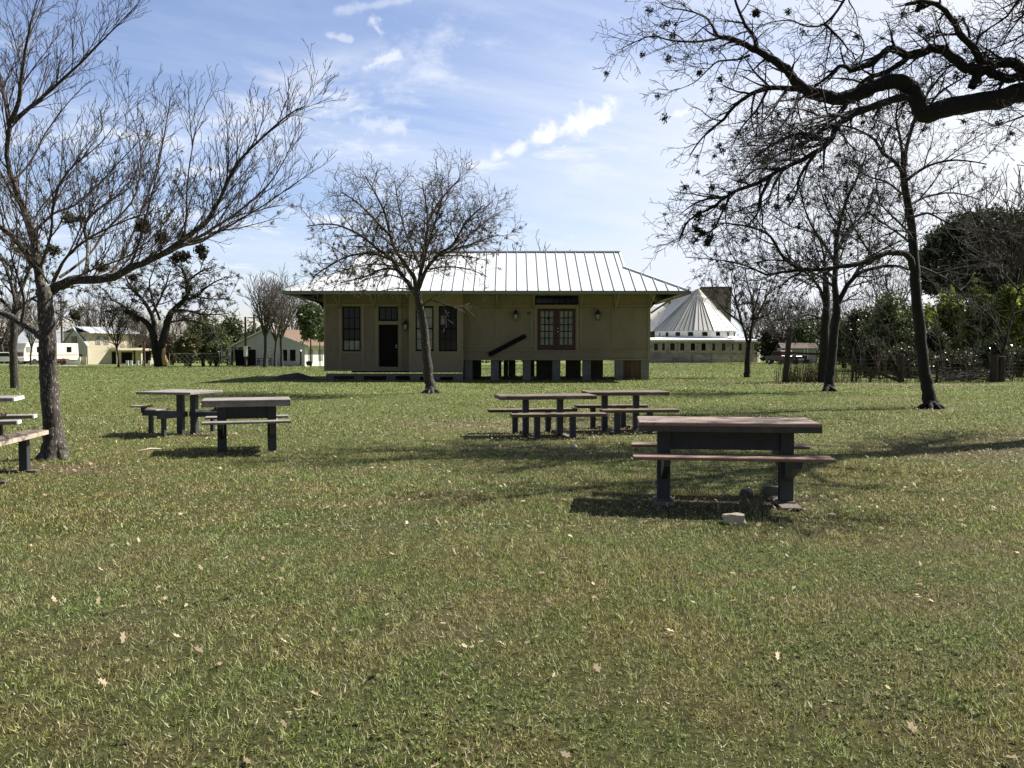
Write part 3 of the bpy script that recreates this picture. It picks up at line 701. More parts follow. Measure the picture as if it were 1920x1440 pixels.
# roof
EV, RV, EB = 41.0, 45.8, 50.6; EZ = 4.36; RZ = 6.74; XE0, XE1 = -10.9, 8.46; sl_ = (RZ-EZ)/(RV-EV)
G0, G1 = XE0+2.78, XE1-2.78; GT = 2.78; GZ = EZ+sl_*GT
RX0, RX1 = G0-.06, G1+.06
mb = MB(); th = .05
def slab(vs):
    n = len(vs); dn = [(x, y, z-th) for x, y, z in vs]
    mb.add(list(vs)+dn, [tuple(range(n)), tuple(range(2*n-1, n-1, -1))]+[(i, n+i, n+(i+1) % n, (i+1) % n) for i in range(n)])
# front and back slopes with the notches of the gablets, end hips
slab([(XE0, EV, EZ), (XE1, EV, EZ), (G1, EV+GT, GZ), (RX1, EV+GT+.01, GZ+.01), (RX1, RV, RZ), (RX0, RV, RZ), (RX0, EV+GT+.01, GZ+.01), (G0, EV+GT, GZ)])
slab([(XE1, EB, EZ), (XE0, EB, EZ), (G0, EB-GT, GZ), (RX0, EB-GT-.01, GZ+.01), (RX0, RV, RZ), (RX1, RV, RZ), (RX1, EB-GT-.01, GZ+.01), (G1, EB-GT, GZ)])
slab([(XE1, EV, EZ), (XE1, EB, EZ), (G1, EB-GT, GZ), (G1, EV+GT, GZ)]); slab([(XE0, EB, EZ), (XE0, EV, EZ), (G0, EV+GT, GZ), (G0, EB-GT, GZ)])
roof = dp(mb, 'roof', M['metal_roof'])
for gx_ in (G0+.03, G1-.03): dp(MB().add([(gx_, EV+GT, GZ), (gx_, EB-GT, GZ), (gx_, RV, RZ-.03)], [(0, 1, 2)]), 'gablet_wall', M['trim'], roof)
mb = MB(); x = XE0+.30
while x < XE1-.1:
    if x < RX0: top = (x-XE0)
    elif x > RX1: top = (XE1-x)
    else: top = RV-EV
    if top > .3:
        q = Matrix.Rotation(math.atan(sl_), 3, 'X'); ln = math.hypot(top, top*sl_)
        mb.box((x, EV+top/2, EZ+sl_*top/2+.022), (.028, ln, .05), q)
    x += .517
y = EV+.4
while y < EB-.3:
    for sgn, xe in ((1, XE1), (-1, XE0)):
        top = min(y-EV, EB-y, GT)
        mb.bar((xe, y, EZ+.02), (xe-sgn*top, y, EZ+sl_*top+.02), .028, .05)
    y += .517
dp(mb, 'standing_seams', M['seam'], roof)
mb = MB(); mb.box(((RX0+RX1)/2, RV, RZ+.02), (RX1-RX0+.06, .26, .05))
for (a, b) in (((XE1, EV, EZ+.03), (G1, EV+GT, GZ+.03)), ((XE0, EV, EZ+.03), (G0, EV+GT, GZ+.03)), ((XE1, EB, EZ+.03), (G1, EB-GT, GZ+.03)), ((XE0, EB, EZ+.03), (G0, EB-GT, GZ+.03))): mb.bar(a, b, .12, .06)
for gx_ in (RX0, RX1): mb.bar((gx_, EV+GT+.05, GZ+.04), (gx_, RV, RZ+.03), .10, .05)
dp(mb, 'ridge_cap', M['metal_roof'], roof)
mb = MB(); gt = .17
mb.bx(XE0-.02, XE1+.02, EV-.10, EV-.005, EZ-gt, EZ-.012); mb.bx(XE0-.02, XE1+.02, EB+.005, EB+.1, EZ-gt, EZ-.012)
mb.bx(XE0-.10, XE0-.021, EV-.1, EB+.1, EZ-gt, EZ-.014); mb.bx(XE1+.021, XE1+.10, EV-.1, EB+.1, EZ-gt, EZ-.014)
dp(mb, 'gutter', M['fascia'], roof)
# soffit: sloped boards front and back, coved down to the wall at the ends
mb = MB(); z0 = EZ-gt+.03
mb.add([(XE0, EV, z0), (XE1, EV, z0), (XR, D, TOPZ+.02), (XL, D, TOPZ+.02)], [(0, 1, 2, 3)])
mb.add([(XE0, EB, z0), (XE1, EB, z0), (XR, YB, TOPZ+.02), (XL, YB, TOPZ+.02)], [(0, 1, 2, 3)])
for xe, xw in ((XE0, XL), (XE1, XR)):
    prof = [(xe, z0), (xe+(xw-xe)*.38, z0-.10), (xe+(xw-xe)*.68, z0-.25), (xe+(xw-xe)*.88, z0-.42), (xw, z0-.66)]
    ya = lambda t: (EV+(D-EV)*t, EB-(EB-YB)*t)
    for i, ((x_a, za), (x_b, zb)) in enumerate(zip(prof, prof[1:])):
        ta, tb = (x_a-xe)/(xw-xe), (x_b-xe)/(xw-xe)
        mb.add([(x_a, ya(ta)[0], za), (x_b, ya(tb)[0], zb), (x_b, ya(tb)[1], zb), (x_a, ya(ta)[1], za)], [(0, 1, 2, 3)])
dp(mb, 'soffit', M['trim'], roof)
for px in (638, 704, 751.5, 932.5, 1000, 1088.5, 1153, 1217):
    mb = MB(); x = HX(px); mb.bar((x, D-.06, HZ(578)), (x-.0, EV+.35, z0-.02), .07, .09); mb.bx(x-.05, x+.05, D-.075, D-.02, HZ(579), TOPZ)
    dp(mb, 'eave_bracket', M['trim'])
for s, x in ((-1, XL), (1, XR)):
    mb = MB(); mb.bar((x+s*.04, D+.05, z0-.85), (x+s*1.15, D+.05, z0-.10), .07, .09); dp(mb, 'eave_bracket', M['trim'])
# piers and low beams
for px0, px1 in ((871, 885.5), (920, 935), (980, 995), (1036, 1051), (1093, 1108), (1154, 1169), (1202, 1217.5)):
    mb = MB(); n = 5; zb, zt = -.03, HZ(675.5)
    for i in range(n): mb.bx(HX(px0)+(.004 if i % 2 else 0), HX(px1), D+.08, D+.48, zb+(zt-zb)*i/n+.006, zb+(zt-zb)*(i+1)/n)
    dp(mb, 'block_pier', M['block'])
for px in (1000, 1040, 1085, 1140, 1190, 930, 960):
    mb = MB(); mb.bx(HX(px)-.2, HX(px)+.2, YB-.6, YB-.2, -.03, HZ(675)); dp(mb, 'block_pier', M['block'])
for px, w_ in ((880, 1.0), (1028, 1.05), (1082, .8), (1128, .7), (948, .25), (1200, .8)):
    mb = MB(); mb.bx(HX(px)-w_/2, HX(px)+w_/2, D+2.6, D+2.8, -.03, HZ(675)); dp(mb, 'inner_pier', M['old_beam'])
for i, px in enumerate((1172, 1179, 1186, 1193.5, 1199.5)):
    mb = MB(); mb.bx(HX(px)-.085, HX(px)+.085, D+.14+.01*(i % 2), D+.18+.01*(i % 2), -.03, HZ(676)); dp(mb, 'skirt_board', M['brown_board'])
mb = MB(); mb.bx(XL+.1, BAYX1, D-.02, D+.2, HZ(705), HZ(700.5)); mb.bx(BAYX0, BAYX1, BAYY+.05, BAYY+.25, HZ(706), HZ(700)); dp(mb, 'sill_beam', M['block'])
for i, (px0, px1) in enumerate(((611, 625), (663, 681), (724, 741), (772, 789), (813, 826), (851, 868.5))):
    mb = MB(); mb.bx(HX(px0), HX(px1), (BAYY if px0 > 770 else D)+.05, D+.5, -.03, HZ(705.2)); dp(mb, 'foundation_block', M['block'])
mb = MB(); mb.bx(XL+.3, BAYX1-.2, D+1.2, D+1.4, -.03, HZ(706)); dp(mb, 'inner_beam', M['old_beam'])
mb = MB(); mb.bx(XL+.3, BAYX1, YB-.5, YB-.3, HZ(704), HZ(694)); dp(mb, 'rear_beam', M['old_beam'])
# house number
txt = bpy.data.curves.new('house_number', 'FONT'); txt.body = '901'; txt.size = .19; txt.extrude = .006; txt.align_x = 'CENTER'
tmp = bpy.data.objects.new('tmp', txt); C.objects.link(tmp); bpy.context.view_layer.update()
nm = bpy.data.meshes.new_from_object(tmp.evaluated_get(bpy.context.evaluated_depsgraph_get())); bpy.data.objects.remove(tmp)
to = bpy.data.objects.new('house_number', nm); C.objects.link(to); to.parent = dep; to.location = (HX(993), -.032, HZ(590)); to.rotation_euler = (R(90), 0, 0); nm.materials.clear(); nm.materials.append(M['black_iron'])
# wall lanterns
def lantern(px, py, lab):
    t = empty('wall_lantern', (HX(px), D-.03, HZ(py)), 0, lab, 'lantern', 'lanterns on the depot wall')
    mb = MB(); mb.box((0, -.02, .02), (.10, .03, .3)); mb.tube([(0, -.03, .12), (0, -.14, .2), (0, -.16, .14)], .014, 6); mb.build('bracket', M['black_iron'], t)
    mb = MB(); y = -.17
    mb.add([(-.15, y-.13, .05), (.15, y-.13, .05), (.15, y+.13, .05), (-.15, y+.13, .05), (-.03, y-.03, .27), (.03, y-.03, .27), (.03, y+.03, .27), (-.03, y+.03, .27)],
           [(0, 1, 5, 4), (1, 2, 6, 5), (2, 3, 7, 6), (3, 0, 4, 7), (4, 5, 6, 7), (0, 3, 2, 1)]); mb.tube([(0, y, .26), (0, y, .34)], [.02, .005], 6); mb.build('hood', M['black_iron'], t)
    mb = MB()
    for a in (-1, 1):
        for b in (-1, 1): mb.bar((a*.11, y+b*.10, .05), (a*.06, y+b*.055, -.2), .016)
    mb.box((0, y, -.21), (.15, .14, .025)); mb.tube([(0, y, -.22), (0, y, -.29)], [.03, .008], 6); mb.build('cage', M['black_iron'], t)
    mb = MB(); mb.add([(-.10, y-.09, .045), (.10, y-.09, .045), (.10, y+.09, .045), (-.10, y+.09, .045), (-.055, y-.05, -.195), (.055, y-.05, -.195), (.055, y+.05, -.195), (-.055, y+.05, -.195)],
           [(0, 1, 5, 4), (1, 2, 6, 5), (2, 3, 7, 6), (3, 0, 4, 7)]); mb.build('glass', M['glass_grey'], t)
lantern(761.5, 611, 'black coach lantern between the dark door and the bay')
lantern(967, 592, 'black coach lantern just left of the red double doors')
lantern(1119.5, 592, 'black coach lantern just right of the red double doors')
mb = MB(); a = Vector((HX(916.5), D-.11, HZ(665.5))); b = Vector((HX(985.5), D-.10, HZ(629.5))); mb.bar(a, b, .05, .22)
tag(mb.build('diagonal_board', M['dark_frame'], bevel=.006), 'dark board fixed slantwise on the tan wall left of the red doors', 'board')
# mound of soil by the house corner
th_ = np.linspace(0, 2*np.pi, 36, endpoint=False); V = []; r_s = np.linspace(0, 1, 9)
g0 = GY(550, 43.6)
for r__ in r_s:
    for t in th_:
        x, y = math.cos(t)*r__*1.9, math.sin(t)*r__*1.2
        z = .34*(math.cos(r__*math.pi)*.5+.5)*(1+.35*mnoise.noise(Vector((x*1.4, y*1.4, 3))))
        V.append((x, y, z-.02))
Fm = [(i*36+j, i*36+(j+1) % 36, (i+1)*36+(j+1) % 36, (i+1)*36+j) for i in range(8) for j in range(36)]
o = MB().add(V, Fm).build('soil_mound', M['soil'], smooth=True); o.location = g0; tag(o, 'low dark soil mound beside the depot corner', 'mound')

# ------------------------------------------------------------------ picnic tables
def steel_table(label, loc, rz, Lt, W, zt, zs, post_x, Ls, off, top_m, seat_m, thick, plates=True, apron=True, group='picnic tables on the lawn', tilt=0):
    t = empty('picnic_table', loc, rz, label, 'picnic table', group); t.rotation_euler = (0, tilt, rz)
    mb = MB(); mb.box((0, 0, zt-.018), (Lt, W, .036)); mb.build('tabletop', top_m, t, bevel=.006)
    mb = MB()
    for s in (-1, 1): mb.box((0, s*(W/2-.018), zt-.036-thick/2), (Lt-.004, .034, thick)); mb.box((s*(Lt/2-.018), 0, zt-.036-thick/2), (.034, W-.072, thick))
    mb.build('top_frame', M['frame_rust'] if top_m is not M['grey_top'] else M['grey_top'], t, bevel=.004)
    for s in (-1, 1):
        mb = MB(); mb.box((s*post_x, 0, (zt-.04)/2-.01), (.105, .09, zt-.04)); mb.box((s*post_x, -.055, (zt-.04)/2), (.13, .014, zt-.06)); mb.box((s*post_x, .055, (zt-.04)/2), (.13, .014, zt-.06)); p = mb.build('post', M['bluegrey'], t, bevel=.004)
        if plates:
            mb = MB(); mb.box((s*post_x, 0, .022), (.20, .68, .02)); mb.box((s*post_x, 0, .040), (.17, .19, .016)); mb.build('foot_plate', M['plate'], t, bevel=.004)
        mb = MB()
        for sy in (-1, 1):
            mb.prism([(sy*.05, zs-.035), (sy*(off+.10), zs-.035), (sy*(off+.08), zs-.10), (sy*.05, zs-.30)], 'x', s*post_x-.03, s*post_x+.03)
        mb.build('seat_bracket', M['bluegrey'], t)
    if apron:
        mb = MB(); mb.box((0, .0, zt-.20), (post_x*2-.11, .05, .20)); mb.build('apron', M['bluegrey'], t, bevel=.004)
    for s in (-1, 1):
        mb = MB(); mb.box((0, s*off, zs-.016), (Ls, .27, .032)); st = mb.build('seat', seat_m, t, bevel=.006)
    return t
g = GY(1357, 8.5)
steel_table('nearest picnic table, rusty red top on blue-grey steel posts, with limestone block before it', (g.x+.02, 8.52, g.z), R(-7), 1.72, .76, .845, .545, .60, 1.84, .52, M['rust_top'], mat('rusty_seat', (.24, .15, .11), .75, .2, 2, .35, 60, speck=(14, .60, (.17, .135, .115))), .055)
g = GY(462, 12.85)
steel_table('short steel picnic table in front of the square one, its top weathered grey', (g.x, 12.85, g.z), R(17), 1.26, .72, .80, .50, .36, 1.24, .50, M['grey_top'], M['grey_top'], .065, plates=False)
# freestanding tables whose benches stand on legs, tied by ground plates
def bench_table(label, loc, rz, Lt, W, zt, zs, px_, Lb, off, shift, m_top, m_leg, edge=None, thick=.07):
    t = empty('picnic_table', loc, rz, label, 'picnic table', 'picnic tables on the lawn')
    mb = MB(); mb.box((0, 0, zt-thick/2), (Lt, W, thick)); mb.build('tabletop', m_top, t, bevel=.008)
    if edge:
        mb = MB(); mb.box((Lt/2+.006, 0, zt-thick/2), (.012, W-.02, thick-.01)); mb.build('sunlit_edge_strip', edge, t)  # sunlight on the table's end face put into the strip colour
    for x in px_:
        mb = MB(); mb.box((x, 0, (zt-thick)/2), (.11, .11, zt-thick)); mb.build('post', m_leg, t, bevel=.006)
        mb = MB(); mb.box((x+shift*.5, 0, .025), (.12, off*2+.3, .02)); mb.build('ground_plate', M['plate'], t, bevel=.003)
    for s in (-1, 1):
        sx = shift if s < 0 else -shift
        mb = MB(); mb.box((sx, s*off, zs-.03), (Lb, .28, .06)); b = mb.build('bench', m_top, t, bevel=.008)
        if edge is M['lit_edge_and_stick']:
            mb = MB(); mb.box((sx, s*off-.145, zs-.03), (Lb-.02, .010, .05)); mb.build('sunlit_edge', edge, b)  # sun on the bench's long side painted as a pale strip
        if edge:
            mb = MB(); mb.box((sx+Lb/2+.005, s*off, zs-.03), (.010, .26, .05)); mb.build('sunlit_edge_strip', edge, b)  # bench end likewise coloured as if sunlit
        for x in px_:
            mb = MB(); mb.box((x+sx*.8, s*off, (zs-.06)/2), (.10, .10, zs-.06)); mb.build('leg', m_leg, b, bevel=.005)
    return t
g = GY(1022, 15.6)
bench_table('long brown picnic table left of its twin, two benches on square legs', (g.x, 15.6, g.z), R(9), 1.78, .72, .755, .46, (-.36, .28), 1.70, .62, .12, M['wood_brown'], M['bluegrey'])
g = GY(1172, 16.5)
bench_table('reddish brown picnic table standing behind the nearest one, beside its longer twin', (g.x, 16.5, g.z), R(6), 1.58, .72, .765, .46, (-.40, .22), 1.46, .66, .12, M['wood_brown'], M['bluegrey'])
bench_table('picnic table cut by the left picture edge, just left of the big trunk', (-8.62, 13.2, hgt(-8.6, 13.2)), R(19), 1.72, .74, .80, .47, (-.5, .45), 1.95, .60, .0, M['grey_top'], M['bluegrey'], M['white'], .06)  # white strips paint the sun on this table's ends
bench_table('table at the far left whose sunlit-edged bench reaches the big trunk', (-6.62, 10.05, hgt(-6.6, 10)), R(99), 1.5, .62, .74, .50, (-.45, .45), 1.70, .62, .0, M['wood_brown'], M['bluegrey'], M['lit_edge_and_stick'], .05)
# the square table with four separate seats
g = GY(352, 15.4)
t = empty('square_picnic_table', g, R(-14), 'square steel picnic table with four small seats on arms, behind the short one', 'picnic table', 'picnic tables on the lawn')
mb = MB(); mb.box((-.16, 0, .765), (1.10, 1.0, .045)); mb.build('tabletop', M['grey_top'], t, bevel=.006)
for x in (-.16, .12):
    mb = MB(); mb.box((x, 0, .37), (.115, .10, .74)); mb.build('post', M['bluegrey'], t, bevel=.006)
for a, r_ in ((180, .98), (-100, .72), (0, .80), (78, .72)):
    dx, dy = math.cos(R(a)), math.sin(R(a))
    mb = MB(); mb.bar((dx*.05, dy*.05, .37), (dx*r_*.96, dy*r_*.96, .37), .075, .09); mb.box((dx*r_*.95, dy*r_*.95, .43), (.075, .075, .10)); arm = mb.build('seat_arm', M['bluegrey'], t)
    mb = MB(); mb.box((dx*r_*.80, dy*r_*.80, .16), (.065, .065, .34)); mb.build('leg', M['bluegrey'], arm)
    mb = MB(); mb.box((dx*r_, dy*r_, .495), (.30, .27, .03), Matrix.Rotation(R(a), 3, 'Z')); mb.build('seat', M['grey_top'], arm, bevel=.006)

# ------------------------------------------------------------------ stones and small things in the grass
def rock(px, py, size, m, label, seed, name='rock', flat=.6, boxy=0.0):
    g = G(px, py); r_ = random.Random(seed); import bmesh
    bm = bmesh.new(); bmesh.ops.create_cube(bm, size=1.0) if boxy else bmesh.ops.create_icosphere(bm, subdivisions=3, radius=.6)
    if boxy: bmesh.ops.subdivide_edges(bm, edges=list(bm.edges), cuts=5, use_grid_fill=True)
    for v in bm.verts:
        n_ = mnoise.noise(v.co*2.3+Vector((seed, 0, 0)))*.16+mnoise.noise(v.co*6+Vector((seed, 0, 0)))*.05
        if boxy: v.co = v.co*(1-.10*max(0, v.co.length-.62)/.2)
        v.co += v.co.normalized()*n_
        v.co = Vector((v.co.x*size[0], v.co.y*size[1], v.co.z*size[2]))
    me = bpy.data.meshes.new(name); bm.to_mesh(me); bm.free(); me.materials.append(m)
    o = bpy.data.objects.new(name, me); C.objects.link(o); o.location = g+Vector((0, 0, size[2]*.38)); o.rotation_euler = (r_.uniform(-.1, .1), r_.uniform(-.1, .1), r_.uniform(-.5, .5))
    return tag(o, label, 'stone')
rock(1376, 983, (.18, .13, .10), M['limestone'], 'pale limestone block in the grass before the nearest picnic table', 3, 'limestone_block', boxy=1)
rock(1399, 931, (.13, .11, .09), M['darkstone'], 'dark grey stone under the nearest picnic table', 5)
rock(1446, 932, (.18, .13, .13), M['darkstone'], 'grey stone leaning by the right post of the nearest table', 9, boxy=1)
rock(1075, 841, (.11, .08, .07), M['limestone'], 'small white rock in the leaf litter near the paired tables', 12)
rock(1190+370, 968, (.06, .05, .03), M['limestone'], 'tiny pale pebble right of the nearest table', 14)
a = G(256, 851); b = G(303, 846)
mb = MB(); mb.tube([a+Vector((0, 0, .03)), (a+b)/2+Vector((0, .05, .05)), b+Vector((0, 0, .03))], [.012, .014, .008], 6)
tag(mb.build('fallen_stick', M['lit_edge_and_stick'], smooth=True), 'bleached stick on the grass left of the short table', 'stick')

# ------------------------------------------------------------------ trees near the camera
def mktree(name, base, label, group=None, cat='tree'):
    return empty(name, base, 0, label, cat, group)
V3 = Vector
def LP(Y0, *pts):
    return [P(p[0], p[1], Y0+(p[2] if len(p) > 2 else 0)) for p in pts]
# --- 1. big bare tree on the left
Y0 = 12.2; T = Tree(11); b0 = G(103, 861); b0.z -= .03
pA = dict(levels=4, dens=[5.6, 6.2, 8.0, 6], len=[1.2, .64, .32, .17], rad=[.0125, .0068, .0044, .0035], ang=(24, 48), up=[.50, .40, .20, .1], wig=.085, seg=[9, 7, 4, 3], trop=[.3, .22, .15, .1], tip=.0030, short=.60)
T.limb([b0, P(101, 840, b0.y), P(98, 800, b0.y), P(93, 740, b0.y), P(91, 690, b0.y), P(90, 640, b0.y), P(86, 600, b0.y), P(83, 558, b0.y), P(80, 540, b0.y)], .135, .095, pA, kids=False, crook=.10)
T.limb([P(100, 855, b0.y)+V3((0, 0, -.10)), P(100, 846, b0.y), P(98, 815, b0.y), P(98, 790, b0.y)], .22, .09, pA, kids=False, crook=.12)
for s, e in ((-.26, -.05), (.24, -.12), (.05, -.28), (-.05, .25)):
    T.limb([b0+V3((s, e, -.05)), b0+V3((s*.5, e*.5, .09)), b0+V3((s*.15, e*.2, .30))], .06, .09, pA, kids=False, crook=.1)
LIM = [
 (.080, .030, 0, [(86, 642), (68, 622, .1), (40, 607, .2), (8, 588, .3), (-40, 565, .4), (-90, 520, .5)]),
 (.085, .020, 1, [(80, 545), (72, 500, .1), (62, 440, .25), (42, 390, .3), (24, 340, .2), (12, 290, .1), (18, 240), (20, 220)]),
 (.050, .006, 1, [(20, 228), (34, 190, -.1), (45, 110, -.2), (56, 50, -.3), (72, -10, -.3)]),
 (.045, .005, 1, [(20, 228), (55, 202, .2), (100, 165, .3), (150, 118, .4), (200, 68, .4), (258, 8, .5)]),
 (.040, .008, 1, [(18, 240), (8, 180, .3), (-6, 120, .5), (-30, 50, .6)]),
 (.060, .015, 1, [(68, 500), (35, 455, -.3), (5, 430, -.6), (-50, 385, -.9), (-110, 330, -1)]),
 (.088, .006, 1, [(84, 552), (118, 532, -.1), (160, 524, -.2), (200, 523, -.25), (235, 508, -.3), (265, 495, -.35), (300, 478, -.4), (345, 448, -.5), (385, 418, -.6), (410, 378, -.6), (432, 328, -.7), (456, 293, -.7), (500, 250, -.8), (545, 212, -.8), (575, 198, -.8)]),
 (.036, .004, 1, [(300, 480, -.4), (350, 457, -.1), (400, 428, .1), (448, 396, .2), (500, 350, .3), (533, 300, .4), (556, 246, .4)]),
 (.024, .003, 1, [(352, 456, -.2), (400, 440, -.7), (450, 412, -.9), (505, 378, -1.1), (552, 345, -1.2), (602, 312, -1.3)]),
 (.035, .004, 1, [(160, 524, -.2), (165, 470, .3), (160, 420, .5), (200, 380, .7), (245, 350, .9), (262, 300, 1), (300, 220, 1.1)]),
 (.034, .003, 1, [(100, 528), (128, 478, -.5), (170, 445, -.7), (220, 420, -.9), (262, 404, -1.), (330, 392, -1.)]),
 (.032, .003, 1, [(76, 500), (95, 440, -.4), (100, 380, -.6), (126, 322, -.7), (185, 272, -.8), (230, 215, -.9)]),
 (.030, .003, 1, [(112, 520), (165, 480, .4), (200, 430, .6), (246, 380, .7), (262, 330, .8), (262, 270, .8), (247, 215, .8), (214, 134, .8)]),
 (.030, .003, 1, [(205, 520, -.2), (235, 470, .1), (262, 405, .3), (290, 328, .4), (308, 250, .4), (320, 180, .4)]),
 (.026, .003, 1, [(242, 505, -.3), (262, 450, -.6), (280, 380, -.8), (300, 300, -.9), (322, 172, -.9)]),
 (.022, .003, 1, [(345, 448, -.5), (350, 400, -.5), (351, 350, -.5), (360, 280, -.5), (370, 235, -.5), (400, 162, -.5)]),
 (.012, .003, 1, [(361, 275, -.5), (356, 220, -.4), (352, 155, -.4)]),
 (.018, .003, 1, [(412, 372, -.6), (426, 330, -.7), (428, 270, -.8), (420, 168, -.8)]),
 (.014, .003, 1, [(456, 293, -.7), (480, 260, -.7), (492, 225, -.7), (496, 180, -.7)]),
 (.030, .004, 1, [(78, 510), (60, 460, .6), (70, 400, .9), (110, 350, 1.0), (150, 290, 1.1), (190, 240, 1.2)]),
 (.030, .004, 1, [(45, 395, .3), (15, 350, -.3), (-10, 290, -.5), (-20, 200, -.6)]),
 (.030, .004, 1, [(62, 440, .2), (100, 400, .5), (140, 385, .7), (190, 340, .8), (235, 292, .8), (280, 245, .8)]),
 (.030, .004, 1, [(40, 607, .2), (45, 560, 0), (30, 510, -.2), (20, 460, -.3), (40, 400, -.3)]),
 (.024, .004, 1, [(24, 340, .2), (60, 300, .4), (85, 250, .5), (130, 190, .6), (170, 150, .6)]),
 (.024, .004, 1, [(330, 462, -.4), (380, 452, -1.2), (420, 425, -1.7), (470, 400, -2.0)]),
 (.020, .004, 1, [(120, 530), (175, 505, -1), (240, 480, -1.6), (300, 430, -2.), (340, 370, -2.1)]),
 (.020, .004, 1, [(90, 530), (60, 490, -1), (20, 470, -1.6), (-10, 420, -2.)]),
 (.020, .004, 1, [(160, 524), (215, 500, .9), (290, 460, 1.5), (345, 400, 2.), (380, 320, 2.1)]),
]
for r0, r1, kid, pts in LIM:
    T.limb(LP(Y0, *pts), r0*.88, r1, pA, kids=bool(kid), lev=0 if r0 > .03 else 1, taper=.8, crook=.22)
    if r0 <= .03: T.kids(*T.br[-1], dict(pA, dens=[2.2, 0, 0, 0], len=[.7, .4, .22, .1]), 0)
t1 = mktree('bare_tree', b0, 'large bare tree with lichen-flecked trunk at left, behind the cut-off bench')
T.meshes(b0, t1, .030, M['bark_pale'], M['twig'])
nod = [n for n in T.nodes if n.z < 4.2 and n.x < -3.2]
clumps(nod, .022, .055, 420, M['moss'], 'ball_moss', t1, b0, 16, 3)['kind'] = 'stuff'
low = [P(60+random.random()*330, 400+random.random()*160, Y0+random.uniform(-1, 1)) for _ in range(60)]
clumps(LP(Y0, (268, 424), (300, 445), (340, 442), (345, 480), (375, 468), (330, 485), (250, 520), (140, 590), (90, 610), (380, 480), (130, 410), (150, 410), (100, 470), (60, 520), (190, 500)), .06, .13, 26, M['moss'], 'ball_moss', t1, b0, 90, 5)['kind'] = 'stuff'

# --- generic medium tree
def spread(T, Y0, lims, p, crook=.3):
    for r0, r1, pts in lims: T.limb(LP(Y0, *pts), r0, r1, p, lev=0, taper=.85, crook=crook)
def finish(T, name, base, label, thick=.035, bark='bark', twig='twig', moss=0, mr=(.05, .10), mm='moss', spikes=26, seed=1, cond=None, group=None):
    t = mktree(name, base, label, group); T.meshes(base, t, thick, M[bark], M[twig])
    if moss:
        nod = [n for n in T.nodes if cond is None or cond(n)]
        clumps(nod, mr[0], mr[1], moss, M[mm], 'ball_moss', t, base, spikes, seed)['kind'] = 'stuff'
    return t
def flare(T, b, r, h=.08):
    for i in range(6):
        a = i*1.05+T.r.uniform(-.3, .3); q = T.r.uniform(1.5, 2.3)*r; d = V3((math.cos(a), math.sin(a), 0))
        T.limb([b+d*q+V3((0, 0, -.04)), b+d*q*.62+V3((0, 0, .10)), b+d*r*.40+V3((0, 0, h+.10)), b+d*r*.1+V3((0, 0, h*2+.08))], r*.30, r*.42, pA, kids=False, crook=.1)
# --- 2. tree in front of the depot
Y0 = G(808, 737).y; T = Tree(5); b0 = G(809, 738); b0.z -= .05
p2 = dict(levels=4, dens=[4.0, 4.6, 5.8, 4.8], len=[1.3, .82, .48, .28], rad=[.028, .015, .0090, .0062], ang=(32, 66), up=[.10, .12, .10, .1], wig=.17, seg=[7, 6, 4, 3], trop=[.12, .15, .12, .1], tip=.0058, short=.4)
T.limb(LP(Y0, (809, 739), (806, 720), (803, 700), (800, 665), (796, 630), (790, 590), (784, 560), (782, 545)), .20, .115, p2, kids=False, crook=.12)
T.limb(LP(Y0, (816, 739, -.1), (810, 725), (804, 700)), .13, .1, p2, kids=False, crook=.1); flare(T, b0, .2)
spread(T, Y0, [
 (.095, .02, [(784, 556), (765, 530, .3), (748, 508, .6), (735, 486, .8), (712, 470, 1.0), (690, 452, 1.1), (660, 432, 1.2), (620, 420, 1.3), (575, 424, 1.4)]),
 (.095, .02, [(783, 550), (776, 522, -.2), (762, 497, -.3), (742, 470, -.4), (731, 440, -.5), (722, 400, -.6), (703, 362, -.7), (685, 330, -.7)]),
 (.085, .02, [(784, 545), (789, 510, .2), (796, 470, .3), (801, 430, .4), (800, 392, .5), (792, 345, .5)]),
 (.08, .02, [(786, 540), (800, 505, -.3), (822, 478, -.6), (848, 460, -.8), (864, 432, -1), (880, 410, -1), (906, 385, -1)]),
 (.05, .02, [(826, 478, -.6), (860, 465, -.4), (892, 455, -.3), (935, 440, -.2)]),
 (.05, .02, [(738, 488, .8), (700, 476, .2), (655, 480, -.1), (615, 500, -.3), (585, 520, -.3)]),
 (.05, .02, [(801, 420, .4), (830, 370, .9), (862, 335, 1.2)]),
 (.05, .02, [(731, 440, -.5), (700, 410, -1.2), (670, 380, -1.8), (640, 360, -2.2)]),
 (.05, .02, [(748, 505, .6), (715, 505, 1.5), (680, 520, 2.2), (640, 530, 2.6)]),
 (.05, .02, [(790, 505, .2), (770, 460, 1.3), (750, 400, 2.2), (740, 340, 2.6)]),
 (.05, .02, [(790, 510, .2), (800, 470, -1.2), (815, 420, -2.1), (830, 370, -2.6)]),
 (.045, .015, [(848, 460, -.8), (880, 440, .8), (905, 420, 1.6), (930, 400, 2.)]),
], p2, .3)
pd = dict(p2, up=[-.15, -.1, 0, 0], trop=[-.1, 0, 0, 0], dens=[3.2, 3.2, 3, 0], len=[.9, .5, .3, .2], levels=3)
